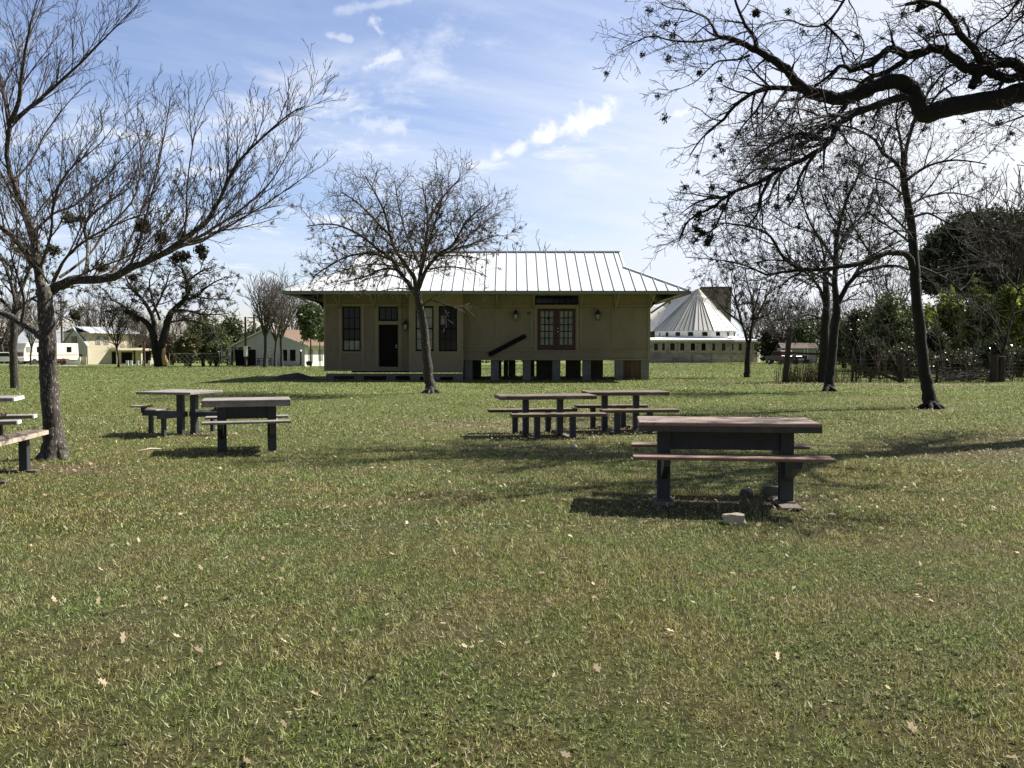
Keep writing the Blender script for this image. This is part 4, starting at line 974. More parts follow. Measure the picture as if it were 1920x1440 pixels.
for r0, r1, pts in [(.035, .01, [(786, 552), (768, 543, -.5), (745, 541, -.8), (715, 545, -1.)]), (.035, .01, [(790, 575), (808, 562, -.4), (832, 570, -.7), (862, 577, -.8), (905, 566, -.9)]),
                    (.03, .01, [(760, 525, .3), (730, 515, -.6), (700, 520, -1.2), (670, 530, -1.5)]), (.03, .01, [(800, 505, -.3), (840, 500, -.9), (880, 505, -1.3), (915, 520, -1.5)]),
                    (.03, .01, [(742, 500, .8), (700, 495, .3), (650, 505, .3), (600, 520, .5)]), (.03, .01, [(822, 480), (870, 480, .5), (920, 490, .8)])]:
    T.limb(LP(Y0, *pts), r0, r1, pd, lev=0, crook=.3)
finish(T, 'bare_tree', b0, 'spreading bare tree with leaning trunk standing before the depot bay', .035, 'bark', 'twig', 820, (.04, .095), 'moss_dark', 22, 21, lambda n: n.z < 6.0 and n.z > 3.2)
# --- 3. right-hand tree nearest the camera
Y0 = G(1748, 766).y; T = Tree(8); b0 = G(1748, 767); b0.z -= .05
p3 = dict(levels=4, dens=[2.9, 4.4, 5.6, 4], len=[1.5, .85, .42, .22], rad=[.024, .012, .0072, .0052], ang=(32, 65), up=[.15, .12, .08, .05], wig=.20, seg=[8, 6, 4, 3], trop=[.2, .12, .05, 0], tip=.0050, short=.3)
T.limb(LP(Y0, (1748, 768), (1742, 745), (1736, 715), (1729, 660), (1723, 600), (1717, 545), (1714, 490), (1711, 440), (1706, 400), (1700, 370), (1694, 325)), .175, .085, p3, kids=False, crook=.12)
T.limb(LP(Y0, (1752, 768, -.05), (1746, 752), (1740, 728)), .20, .13, p3, kids=False, crook=.1); flare(T, b0+V3((-.03, 0, 0)), .19)
spread(T, Y0, [
 (.095, .02, [(1716, 512), (1706, 486, -.2), (1690, 474, -.4), (1662, 474, -.6), (1632, 487, -.8), (1600, 496, -1), (1570, 501, -1.1), (1540, 505, -1.2), (1510, 506, -1.3), (1486, 497, -1.4), (1466, 478, -1.5), (1450, 450, -1.6), (1435, 436, -1.7), (1400, 424, -1.8), (1360, 418, -1.9)]),
 (.045, .01, [(1512, 506, -1.3), (1470, 509, -1.2), (1436, 514, -1.1), (1400, 498, -1.0), (1345, 487, -.9), (1285, 482, -.8)]),
 (.06, .02, [(1694, 325), (1702, 270, .2), (1722, 210, .3), (1750, 160, .4), (1775, 130, .5)]),
 (.06, .02, [(1694, 330), (1680, 305, -.3), (1655, 288, -.6), (1640, 262, -.8), (1600, 240, -1), (1560, 232, -1.2)]),
 (.05, .02, [(1693, 320), (1690, 270, -.4), (1680, 220, -.6), (1690, 170, -.7)]),
 (.045, .015, [(1704, 385), (1738, 368, .5), (1790, 362, .9), (1840, 376, 1.2)]),
 (.045, .015, [(1698, 340), (1740, 312, -.5), (1792, 300, -.9), (1850, 308, -1.1)]),
 (.045, .015, [(1716, 498), (1760, 515, .6), (1800, 545, 1), (1830, 600, 1.2)]),
 (.04, .012, [(1712, 460), (1675, 430, .9), (1630, 400, 1.5), (1600, 350, 1.8)]),
 (.04, .012, [(1712, 450), (1690, 420, -1), (1650, 380, -1.8), (1640, 320, -2.1)]),
 (.04, .012, [(1706, 410), (1740, 400, -1), (1780, 420, -1.7), (1820, 440, -2)]),
 (.04, .012, [(1700, 370), (1660, 340, .8), (1625, 330, 1.3), (1590, 300, 1.6)]),
 (.03, .01, [(1640, 486, -.8), (1615, 450, -1.3), (1590, 400, -1.6), (1570, 360, -1.7)]),
], p3, .3)
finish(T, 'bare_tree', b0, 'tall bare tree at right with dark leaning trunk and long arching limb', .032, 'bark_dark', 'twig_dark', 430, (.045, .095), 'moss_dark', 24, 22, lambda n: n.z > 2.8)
# --- 4. forked tree left of it
Y0 = G(1553, 733).y; T = Tree(9); b0 = G(1553, 734); b0.z -= .05
p4 = dict(levels=4, dens=[2.6, 3.8, 4.6, 3], len=[1.9, 1.0, .5, .3], rad=[.03, .016, .0095, .0068], ang=(32, 62), up=[.18, .15, .1, .05], wig=.19, seg=[8, 6, 4, 3], trop=[.25, .15, .05, 0], tip=.0066, short=.3)
T.limb(LP(Y0, (1553, 735), (1554, 715), (1557, 690), (1561, 650), (1565, 610), (1569, 575)), .20, .15, p4, kids=False, crook=.12); flare(T, b0, .2)
spread(T, Y0, [
 (.13, .03, [(1569, 578), (1566, 530), (1567, 480, .1), (1572, 430, .2), (1584, 385, .2), (1608, 330, .2), (1625, 290, .3)]),
 (.11, .02, [(1570, 572), (1584, 545), (1603, 518, -.2), (1640, 503, -.4), (1676, 498, -.6), (1712, 508, -.8), (1745, 520, -.9)]),
 (.07, .02, [(1600, 520, -.2), (1622, 490, .4), (1655, 468, .8), (1690, 450, 1.)]),
 (.07, .02, [(1567, 500), (1550, 465, -.4), (1526, 430, -.7), (1508, 390, -.9), (1498, 345, -1)]),
 (.06, .02, [(1568, 470), (1590, 430, .8), (1620, 400, 1.4), (1640, 350, 1.8)]),
 (.06, .02, [(1566, 540), (1540, 520, .8), (1500, 500, 1.4), (1470, 480, 1.8)]),
 (.06, .02, [(1566, 520), (1545, 510, -1), (1520, 520, -1.8), (1490, 540, -2.2)]),
 (.05, .02, [(1574, 425, .2), (1550, 390, .9), (1535, 340, 1.4)]),
], p4, .3)
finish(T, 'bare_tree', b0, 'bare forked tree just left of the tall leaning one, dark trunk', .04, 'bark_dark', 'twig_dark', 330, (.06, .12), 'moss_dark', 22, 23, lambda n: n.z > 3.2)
# --- 5. tree by the round church
Y0 = 47; T = Tree(14); b0 = GY(1401, Y0); b0.z -= .05
p5 = dict(levels=3, dens=[2.0, 2.8, 2.6], len=[1.9, 1.0, .6], rad=[.04, .02, .012], ang=(28, 55), up=[.25, .2, .15], wig=.17, seg=[7, 5, 4], trop=[.3, .2, .1], tip=.010, short=.3)
T.limb(LP(Y0, (1401, 708), (1401, 690), (1402, 668), (1404, 650)), .19, .13, p5, kids=False, crook=.1)
spread(T, Y0, [(.09, .02, [(1404, 652), (1395, 620), (1387, 592), (1377, 560), (1360, 525)]), (.09, .02, [(1404, 650), (1410, 612), (1412, 570), (1401, 530), (1396, 495)]),
 (.07, .02, [(1409, 622), (1424, 585, .5), (1440, 550, .8), (1455, 515, 1)]), (.06, .02, [(1390, 605), (1362, 585, -.6), (1342, 560, -1), (1335, 530, -1.2)]), (.06, .02, [(1411, 600), (1440, 590, -.8), (1462, 575, -1.2)]),
 (.06, .02, [(1409, 600), (1420, 560, -1), (1430, 520, -1.4)]), (.06, .02, [(1390, 600), (1380, 560, 1), (1372, 520, 1.6)])], p5, .3)
finish(T, 'bare_tree', b0, 'small bare tree with mossy clumps before the round church', .05, 'bark_dark', 'twig_dark', 230, (.08, .17), 'moss_dark', 18, 24, lambda n: n.z > 2.6)
# --- 6. dark trunk behind the forked tree
Y0 = 39.5; T = Tree(31); b0 = GY(1543, Y0); b0.z -= .05
T.limb(LP(Y0, (1543, 719), (1544, 690), (1546, 650), (1547, 610), (1550, 570), (1548, 520)), .26, .14, p5, kids=False, crook=.12)
p6 = dict(p5, dens=[1.7, 2.6, 2.6], tip=.009)
spread(T, Y0, [(.10, .02, [(1548, 570), (1530, 530), (1500, 500, .5), (1470, 470, 1)]), (.10, .02, [(1548, 530), (1545, 480, -.4), (1530, 430, -.6)]), (.07, .02, [(1547, 600), (1515, 590, -.8), (1480, 600, -1.4)]),
               (.07, .02, [(1547, 590), (1580, 565, 1), (1620, 560, 1.8)]), (.07, .02, [(1546, 640), (1520, 625, 1), (1490, 610, 1.5)])], p6, .3)
finish(T, 'bare_tree', b0, 'thick dark trunk half hidden behind the forked tree', .05, 'bark_dark', 'twig_dark', 110, (.06, .12), 'moss_dark', 18, 25)
# --- 7. oak limb reaching in from the right
Y0 = 14.5; T = Tree(17); b0 = GY(2180, 15.0); b0.z -= .1
p7 = dict(levels=4, dens=[4.8, 6.2, 7.4, 5], len=[1.05, .60, .30, .16], rad=[.027, .0135, .0070, .0045], ang=(35, 75), up=[-.02, 0, .04, .04], wig=.24, seg=[8, 6, 4, 3], trop=[-.04, 0, .03, 0], tip=.0036, short=.6, bias=V3((-.25, 0, -.08)))
T.limb([b0, b0+V3((0, 0, 1.2)), b0+V3((-.1, 0, 2.6)), P(2170, 380, 15), P(2160, 250, 15), P(2170, 120, 15), P(2200, -60, 15.2)], .42, .25, p7, kids=False, crook=.1)
T.limb(LP(Y0, (2165, 270, .5), (2080, 200, .2), (2000, 175), (1920, 173), (1870, 186), (1820, 195), (1772, 202), (1738, 213), (1729, 208), (1720, 192), (1712, 172), (1700, 158), (1680, 153), (1652, 157), (1630, 166), (1602, 178), (1575, 186), (1545, 181), (1512, 170)), .185, .100, p7, lev=1, start_kids=.3, crook=.10, taper=.9)
T.limb(LP(Y0, (1512, 170), (1490, 152), (1474, 130), (1450, 112), (1420, 96), (1398, 84), (1372, 73), (1345, 69)), .090, .035, p7, crook=.16)
spread(T, Y0, [
 (.070, .012, [(1718, 190), (1702, 182, -.1), (1662, 190, -.3), (1622, 205, -.5), (1592, 219, -.6), (1570, 237, -.7), (1556, 264, -.8), (1530, 285, -.9), (1492, 305, -.9), (1460, 320, -.9), (1420, 344, -.9), (1386, 355, -.9), (1360, 370, -.8), (1334, 390, -.8), (1310, 401, -.7), (1286, 420, -.7), (1274, 452, -.7)]),
 (.024, .006, [(1368, 358, -.9), (1364, 378, -.9), (1352, 402, -.9), (1342, 425, -.8), (1328, 435, -.8), (1302, 441, -.8)]),
 (.056, .010, [(1508, 167), (1478, 165, .1), (1440, 166, .2), (1408, 177, .3), (1378, 198, .4), (1357, 223, .5), (1332, 244, .5), (1311, 265, .6), (1293, 292, .6)]),
 (.042, .012, [(1421, 97), (1415, 72, -.1), (1397, 46, -.2), (1385, 20, -.3), (1374, -20, -.4), (1380, -60, -.4)]),
 (.030, .006, [(1347, 69), (1335, 48, .1), (1322, 32, .2), (1290, 20, .3), (1250, 13, .4), (1228, -4, .4)]),
 (.026, .005, [(1350, 70), (1312, 78, -.2), (1262, 76, -.3), (1222, 68, -.4), (1188, 80, -.4), (1162, 93, -.5)]),
 (.024, .004, [(1405, 104), (1382, 112, -.2), (1347, 115, -.3), (1326, 132, -.4), (1300, 156, -.5), (1256, 173, -.6)]),
 (.040, .008, [(1560, 262, -.8), (1520, 262, 0), (1480, 280, .6), (1440, 300, 1.), (1400, 330, 1.2)]),
 (.036, .008, [(1590, 220, -.6), (1560, 215, -1.3), (1520, 225, -1.8), (1480, 245, -2.2), (1440, 280, -2.4)]),
 (.030, .006, [(1500, 168), (1490, 200, -.5), (1470, 230, -.8), (1450, 260, -1), (1425, 300, -1.1)]),
 (.030, .006, [(1470, 315, -.9), (1450, 350, -1.2), (1438, 380, -1.4), (1410, 400, -1.5)]),
 (.034, .007, [(1445, 330, -.9), (1425, 372, -1.), (1420, 400, -1.), (1395, 430, -1.)]),
 (.034, .007, [(1555, 266, -.8), (1510, 250, -.3), (1465, 262, 0), (1420, 290, .2), (1385, 330, .3)]),
 (.034, .007, [(1530, 285, -.9), (1500, 330, -.4), (1492, 365, -.2), (1475, 395, 0)]),
 (.030, .007, [(1440, 166, .2), (1420, 205, .6), (1390, 240, .8), (1370, 280, .9)]),
 (.030, .007, [(1600, 180, 0), (1570, 220, .7), (1530, 240, 1.1), (1500, 262, 1.4), (1450, 250, 1.6), (1400, 270, 1.8)]),
 (.030, .007, [(1478, 165, .1), (1450, 200, -.5), (1430, 215, -.8), (1395, 255, -1.2)]),
 (.032, .007, [(1360, 370, -.8), (1335, 372, -.4), (1305, 380, -.2), (1275, 402, 0)]),
 (.030, .007, [(1500, 300, -.9), (1460, 300, -1.6), (1420, 315, -2.1), (1380, 345, -2.4)]),
 # upper pair of limbs
 (.100, .080, [(2165, 180, .3), (2060, 120), (1980, 108), (1920, 127), (1898, 118), (1870, 120), (1842, 126)]),
 (.085, .075, [(2150, 200, .3), (2060, 170, .1), (1985, 145), (1920, 143), (1890, 147), (1862, 139), (1842, 128)]),
 (.095, .050, [(1842, 128), (1820, 129), (1800, 120), (1782, 102), (1762, 92), (1745, 91), (1724, 102), (1700, 104), (1682, 95), (1666, 92), (1652, 103), (1636, 118), (1610, 128)]),
 (.050, .010, [(1612, 127), (1594, 132), (1586, 124), (1572, 125), (1556, 141), (1528, 162, .1), (1506, 180, .2), (1480, 210, .3)]),
 (.056, .010, [(1704, 104), (1684, 122, .1), (1655, 138, .2), (1625, 148, .3), (1604, 168, .4), (1582, 198, .5), (1556, 228, .6), (1525, 255, .7), (1490, 275, .8)]),
 (.072, .030, [(1842, 126), (1836, 105, -.1), (1820, 84, -.2), (1801, 65, -.3), (1790, 45, -.4), (1772, 20, -.5), (1747, 5, -.6), (1722, 2, -.7), (1700, 8, -.7)]),
 (.020, .006, [(1752, 88), (1752, 72), (1757, 55), (1746, 24)]),
 (.018, .005, [(1612, 118), (1620, 90, .2), (1613, 68, .3), (1585, 55, .4), (1556, 60, .4)]),
 (.030, .006, [(1620, -40, .5), (1590, -10, .5), (1570, 20, .4), (1545, 45, .3), (1515, 50, .2), (1480, 38, .1), (1445, 42), (1418, 52)]),
 (.030, .006, [(1545, 45, .3), (1575, 72, .4), (1590, 92, .4), (1612, 108, .4)]),
 (.034, .008, [(1980, -60, 1), (1920, -12, .8), (1888, 30, .7), (1850, 56, .6), (1812, 82, .5)]),
 (.034, .008, [(2050, 60, 1), (1980, 40, 1), (1930, 60, 1), (1890, 80, 1), (1850, 95, 1)]),
 (.034, .008, [(2080, 20, 2), (2000, 0, 2), (1940, 10, 2), (1900, 50, 2), (1870, 100, 2)]),
 (.030, .006, [(2020, 176), (1960, 200, -.6), (1900, 225, -1.), (1850, 240, -1.3)]),
 (.030, .006, [(1735, 212), (1760, 175, .5), (1800, 150, .8), (1830, 130, 1.)]),
], p7, .22)
T.limb(LP(Y0, (1840, 126), (1830, 148), (1822, 164)), .085, .07, p7, kids=False, crook=.1)
# limbs above and outside the frame that shade the lawn
pz = dict(p7, levels=3, dens=[4.2, 4.6, 4.0, 0], len=[2.0, 1.1, .6, 0], rad=[.06, .030, .017, 0], tip=.010)
spread(T, Y0, [(.16, .03, [(2200, -60, .6), (2050, -180, 1.5), (1900, -240, 2.2), (1750, -260, 2.6), (1600, -250, 2.8)]), (.14, .03, [(2200, -40, .6), (2250, -200, -1), (2350, -350, -3), (2450, -420, -4)]),
               (.14, .03, [(2180, 60, .6), (2060, -60, 1), (1950, -140, 2), (1820, -200, 3), (1700, -190, 3.6)]), (.14, .03, [(2180, 80, .6), (2300, 0, 2.5), (2400, -60, 4.5)]),
               (.13, .03, [(2190, 0, .6), (2100, -80, -1), (2000, -160, -2.0), (1880, -240, -3)])], pz, .2)
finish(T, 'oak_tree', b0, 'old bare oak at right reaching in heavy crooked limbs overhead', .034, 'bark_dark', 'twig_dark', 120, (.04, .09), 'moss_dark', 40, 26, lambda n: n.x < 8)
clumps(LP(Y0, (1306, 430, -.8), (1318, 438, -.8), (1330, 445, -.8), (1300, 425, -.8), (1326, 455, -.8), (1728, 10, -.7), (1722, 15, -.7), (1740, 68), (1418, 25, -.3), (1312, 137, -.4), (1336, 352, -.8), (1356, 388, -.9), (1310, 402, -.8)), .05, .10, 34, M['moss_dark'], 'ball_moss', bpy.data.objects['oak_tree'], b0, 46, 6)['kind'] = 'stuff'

# ------------------------------------------------------------------ far buildings (left)
def root_at(name, px, Y, rz, label, cat, py=None, group=None):
    x = (px-960)*Y/FPX; z = hgt(x, Y) if py is None else P(px, py, Y).z
    return empty(name, (x, Y, z), rz, label, cat, group)
# yellow two-storey house: local x along the sunny long wall, y depth
h = root_at('yellow_house', 163.5, 138, R(56), 'cream yellow two-storey house with grey gabled end, far behind the big left tree', 'house', 684)
mb = MB(); mb.bx(0, 8.4, .12, 7.0, -.5, 5.3); mb.build('wall', M['yellow_wall'], h)
mb = MB(); mb.prism([(-.4, -.5), (7.2, -.5), (7.2, 3.2), (3.4, 5.75), (-.4, 3.2)], 'x', -.12, -.01); mb.build('gable_wall', M['tan_wall'], h)
mb = MB(); mb.prism([(-.9, 3.0), (-.9, 2.85), (3.4, 5.95), (7.8, 2.85), (7.8, 3.0), (3.4, 6.12)], 'x', -.3, .05); mb.prism([(-.5, 5.3), (3.4, 6.25), (7.3, 5.3), (7.3, 5.2), (3.4, 6.1), (-.5, 5.2)], 'x', .05, 9.0); mb.build('roof', M['grey_roof'], h)
mb = MB(); mb.bx(.2, 9.0, -.52, -.46, 5.12, 5.34); mb.build('eave_board', M['white'], h)
mb = MB(); mb.prism([(-.95, 2.80), (-.95, 2.98), (3.4, 6.14), (3.4, 5.92)], 'x', -.36, -.305); mb.build('barge_board', M['white'], h)
for (x0, x1, z0, z1) in ((1.6, 2.4, 3.3, 4.7), (3.0, 3.9, 3.3, 4.7), (7.2, 7.9, 3.3, 4.6)):
    mb = MB(); mb.bx(x0, x1, .06, .115, z0, z1); wn = mb.build('window', M['tan_wall'], h); mb = MB(); mb.bx(x0+.15, x1-.15, .03, .055, z0+.12, z1-.1); mb.build('pane', M['glass_grey'], wn)
for (y0, y1, z0, z1) in ((2.6, 4.3, 3.6, 4.6), (1.2, 2.6, 1.0, 1.7), (3.0, 4.6, 1.0, 1.7)):
    mb = MB(); mb.bx(-.17, -.125, y0, y1, z0, z1); mb.build('window', M['glass'], h)
mb = MB(); mb.bx(4.0, 8.6, -2.0, .05, 2.35, 2.75); mb.bx(8.6, 12.2, -2.2, .1, 2.3, 2.65); mb.build('porch_roof', M['yellow_wall'], h)
for x in (4.1, 8.4, 12.0):
    mb = MB(); mb.bx(x-.14, x+.14, -1.95, -1.7, -.5, 2.34); mb.build('porch_post', M['yellow_wall'], h)
mb = MB(); mb.bx(4.3, 5.2, .04, .115, -.3, 2.1); mb.bx(6.0, 7.9, .04, .115, .2, 2.0); mb.bx(9.4, 11.4, .04, .115, -.3, 2.1); mb.build('door', M['door_dark'], h)
mb = MB(); mb.bx(8.4, 12, .12, 3, -.5, 2.3); mb.build('side_room', M['yellow_wall'], h)
a = P(123, 684, 134); mb = MB(); mb.bx(a.x, a.x+2.35, 134, 134.12, a.z-.3, a.z+1.25); tag(mb.build('white_garden_wall', M['white']), 'low white wall in front of the yellow house gable', 'wall')
a = P(150, 684, 134.5); mb = MB(); mb.bx(a.x, a.x+1.1, 134.3, 134.4, a.z-.3, a.z+1.3); tag(mb.build('board_fence', M['tan_wall']), 'short tan board fence beside the yellow house wall', 'fence')
# metal barn roof behind the motorhome
h = root_at('metal_barn', 78, 150, R(8), 'long low barn with pale blue-grey metal roof behind the motorhome', 'barn', 683)
mb = MB(); mb.bx(-4.2, 4.6, 0, 9, -.5, 3.6); mb.build('wall', M['greenhouse'], h)
mb = MB(); mb.prism([(-.5, 3.5), (4.5, 6.1), (9.5, 3.5), (9.5, 3.4), (4.5, 6.0), (-.5, 3.4)], 'x', -4.6, 5.0); mb.build('roof', M['grey_roof'], h)
# motorhome
h = root_at('motorhome', 47, 122, R(66), 'cream motorhome with brown striped front parked before the grey barn', 'motorhome', 683.5)
mb = MB(); mb.prism([(0, .55), (8.6, .55), (8.9, 1.0), (8.8, 3.05), (.35, 3.1), (-.05, 2.2), (-.15, 1.1)], 'y', .0, 2.45); mb.build('body', M['cream'], h, bevel=.05)
mb = MB(); mb.bx(-.22, -.05, .1, 2.35, .55, .95); mb.build('bumper', M['steel'], h)
mb = MB(); mb.bx(-.19, -.10, .2, 2.25, 1.0, 1.75); mb.build('grille_panel', M['rv_brown'], h)
mb = MB(); mb.box((.13, 1.22, 2.3), (.05, 2.15, .85), Matrix.Rotation(R(22), 3, 'Y')); mb.build('windscreen', M['glass'], h)
for (x0, x1) in ((1.9, 3.1), (6.8, 7.6)):
    mb = MB(); mb.bx(x0, x1, -.03, -.001, 1.75, 2.55); mb.build('window', M['glass'], h)
mb = MB(); mb.bx(.2, 1.2, -.04, -.001, 1.75, 2.55); mb.build('cab_window', M['glass_grey'], h)
mb = MB(); mb.bx(3.0, 5.2, .6, 1.8, 3.1, 3.42); mb.build('roof_unit', M['cream'], h)
mb = MB(); mb.bx(.4, 8.7, -.02, -.001, 1.30, 1.38); mb.build('stripe', M['rv_brown'], h)
for x in (1.5, 6.2):
    for y in (.12, 2.3):
        mb = MB(); mb.tube([(x, y-.13, .42), (x, y+.13, .42)], .42, 16); mb.build('wheel', M['rubber'], h)
# car at the edge
def car(name, px, Y, rz, label, m, py=684, L_=4.6, pickup=False, cat='car'):
    h = root_at(name, px, Y, rz, label, cat, py)
    prof = [(0, .45), (0, .95), (.15, 1.02), (1.1, 1.08), (1.7, 1.72), (3.2, 1.75), (3.35, 1.08), (5.1, 1.08), (5.15, .5)] if pickup else [(0, .35), (0, .75), (1.2, .92), (1.8, 1.40), (3.3, 1.42), (4.1, .95), (4.6, .88), (4.6, .38)]
    mb = MB(); mb.prism(prof, 'y', 0, 1.85); mb.build('body', m, h, bevel=.05)
    mb = MB()
    if pickup: mb.prism([(1.3, 1.15), (1.75, 1.62), (3.1, 1.64), (3.2, 1.15)], 'y', -.015, 1.865)
    else: mb.prism([(1.45, .95), (1.85, 1.33), (3.2, 1.34), (3.8, .97)], 'y', -.015, 1.865)
    mb.build('windows', M['glass'], h)
    for x in (.9, 4.1 if pickup else 3.7):
        for y in (.1, 1.75):
            mb = MB(); mb.tube([(x, y-.12, .34), (x, y+.12, .34)], .35, 16); wh = mb.build('wheel', M['rubber'], h)
            mb = MB(); mb.tube([(x, y-.13, .34), (x, y+.13, .34)], .18, 12); mb.build('rim', M['steel'], wh)
    mb = MB(); mb.bx(-.06, .02, .1, 1.75, .42, .6); mb.build('bumper', M['steel'], h)
    return h
car('parked_pickup', -30, 118, R(14), 'white pickup cut off by the left picture edge', M['white'], 684, pickup=True, cat='pickup')
# road strip
mb = MB(); pts = [P(-700, 684.5, 118), P(145, 684.5, 118), P(145, 684, 124), P(-700, 684, 124)]
mb.add([(p.x, p.y, hgt(p.x, p.y)+.03) for p in pts], [(0, 1, 2, 3)]); o = mb.build('road', M['concrete']); o['kind'] = 'structure'
# small red trailer
h = root_at('flat_trailer', 105, 121, R(10), 'small red flat trailer behind the big left trunk', 'trailer', 683)
mb = MB(); mb.bx(-.3, 1.4, 0, 1.1, .62, .78); mb.build('bed', M['red_paint'], h)
for x in (.05, 1.1):
    mb = MB(); mb.tube([(x, -.05, .27), (x, .1, .27)], .27, 14); mb.build('wheel', M['rubber'], h)
mb = MB(); mb.bar((1.4, .5, .65), (2.3, .5, .5), .08); mb.build('tow_bar', M['black_iron'], h)
# white house with orange roof
Yh = 112; h = root_at('white_house', 444, Yh, R(-15), 'peeling white gabled house with orange-brown roof left of the depot', 'house', 682.5)
k = Yh/FPX
mb = MB(); mb.prism([(2.1, -.5), (9.9, -.5), (9.9, 2.55), (4.3, 4.42), (-.1, 2.45), (-.1, 2.2), (2.1, 2.25)], 'y', 0, .2); gw = mb.build('gable_wall', M['peeling'], h)
mb = MB(); mb.bx(9.75, 9.9, .21, 12.0, -.5, 2.5); mb.build('side_wall', M['sunlit_side_wall'], h)
mb = MB(); mb.bx(-.1, 2.2, 2.2, 2.4, -.5, 2.3); mb.bx(2.2, 9.7, 11.8, 12, -.5, 2.5); mb.build('carport_back', M['door_dark'], h)
mb = MB(); mb.prism([(-.9, 2.15), (4.3, 4.45), (4.3, 4.62), (-.9, 2.32)], 'y', -.4, 12.4); mb.build('roof_slope', M['grey_roof'], h)
mb = MB(); mb.prism([(4.3, 4.45), (10.7, 2.30), (10.7, 2.46), (4.3, 4.62)], 'y', -.4, 12.4); mb.build('roof_slope', M['orange_roof'], h)
mb = MB(); mb.prism([(-.95, 2.08), (4.3, 4.40), (10.75, 2.24), (10.75, 2.44), (4.3, 4.63), (-.95, 2.30)], 'y', -.46, -.41); mb.build('barge_board', M['white'], h)
mb = MB(); mb.bx(3.9, 4.9, -.05, -.002, -.35, 1.95); d_ = mb.build('door', M['white'], h); mb = MB(); mb.bx(4.15, 4.65, -.08, -.055, .7, 1.75); mb.build('pane', M['glass'], d_)
for x0 in (6.55, 7.75):
    mb = MB(); mb.bx(x0, x0+.95, -.05, -.002, .35, 1.95); wn = mb.build('window', M['white'], h); mb = MB(); mb.bx(x0+.08, x0+.87, -.08, -.055, .42, 1.88); mb.build('pane', M['glass'], wn)
for y0 in (.9, 3.6, 6.5):
    mb = MB(); mb.bx(9.905, 9.93, y0, y0+1.3, .4, 1.9); mb.build('window', M['glass_grey'], h)
mb = MB(); mb.bx(-.05, .1, .1, .25, -.5, 2.2); mb.build('carport_post', M['white'], h)
# distant picnic table before it
h = root_at('distant_picnic_table', 496, 104, R(5), 'far dark picnic table under the tree before the white house', 'picnic table', 683.5)
mb = MB(); mb.box((0, 0, .74), (1.9, .75, .06)); mb.build('tabletop', M['dark_frame'], h)
for s in (-1, 1):
    mb = MB(); mb.box((0, s*.7, .45), (1.9, .26, .06)); mb.build('seat', M['dark_frame'], h)
    mb = MB(); mb.bar((s*.7, -.75, 0), (s*.7, .2, .74), .08); mb.bar((s*.7, .75, 0), (s*.7, -.2, .74), .08); mb.bar((s*.7, -.7, .41), (s*.7, .7, .41), .08); mb.build('leg', M['dark_frame'], h)
# chain-link fence and tall gate
def chain_fence(name, px0, Y0, px1, Y1, hh, step, label, posts=True, base=None, mesh=True, m='steel'):
    A = GY(px0, Y0); B = GY(px1, Y1)
    if base is not None: A.z = P(px0, base, Y0).z; B.z = P(px1, base, Y1).z
    h = empty(name, A, 0, label, 'fence'); Dv = B-A; n = max(1, round(Dv.length/step)); rw = .010*max(Y0, Y1)/60
    for i in range(n+1):
        p = Dv*(i/n); mb = MB(); mb.tube([p+V3((0, 0, -.2)), p+V3((0, 0, hh))], rw*1.5, 6); mb.build('post', M[m], h)
    mb = MB(); mb.tube([V3((0, 0, hh-.02)), Dv+V3((0, 0, hh-.02))], rw, 5); mb.build('top_rail', M[m], h)
    if mesh:
        mb = MB(); nn = int(Dv.length/.55); th_ = .004*max(Y0, Y1)/60
        for i in range(nn+1):
            p = Dv*(i/nn)
            for dx in (1, -1):
                q = p+Dv.normalized()*dx*hh
                t_ = (q.dot(Dv.normalized()))
                if -.01 <= t_ <= Dv.length+.01: mb.bar(p+V3((0, 0, 0)), q+V3((0, 0, hh)), th_*1.6, th_*1.6)
        mb.build('wire_mesh', M[m], h)
    return h
chain_fence('chain_link_fence', 318, 100, 412, 100, 1.25, 4.2, 'chain-link fence before the dark green shrubs, left of the tall gate', base=682.5)
h = root_at('tall_gate_frame', 416, 100, 0, 'tall pale pipe gate frame of the pen beside the white house', 'gate', 682.5)
for x in (0, .85, 1.05, 1.45):
    mb = MB(); mb.tube([(x, 0, -.2), (x, 0, 2.1)], .045, 6); mb.build('post', M['steel'], h)
mb = MB(); mb.tube([(0, 0, .95), (.85, 0, .95)], .04, 6); mb.tube([(0, 0, 1.72), (3.9, 0, 1.72)], .03, 6); mb.build('rail', M['steel'], h)
mb = MB(); mb.bx(.18, .42, -.04, -.02, 1.0, 1.45); mb.build('notice_board', M['peeling'], h)
mb = MB(); mb.bx(1.5, 3.9, .3, .34, -.2, 1.7); mb.build('dark_screen', M['dark_frame'], h)
# low white fence line and stones beyond the oak
h = root_at('white_board_fence', 236, 122, 0, 'broken low white fence beyond the twin-trunk oak', 'fence', 684)
for x in (0, .55, 1.5, 2.3, 3.2):
    mb = MB(); mb.bx(x, x+.35, 0, .1, -.2, .62); mb.build('board', M['white'], h)
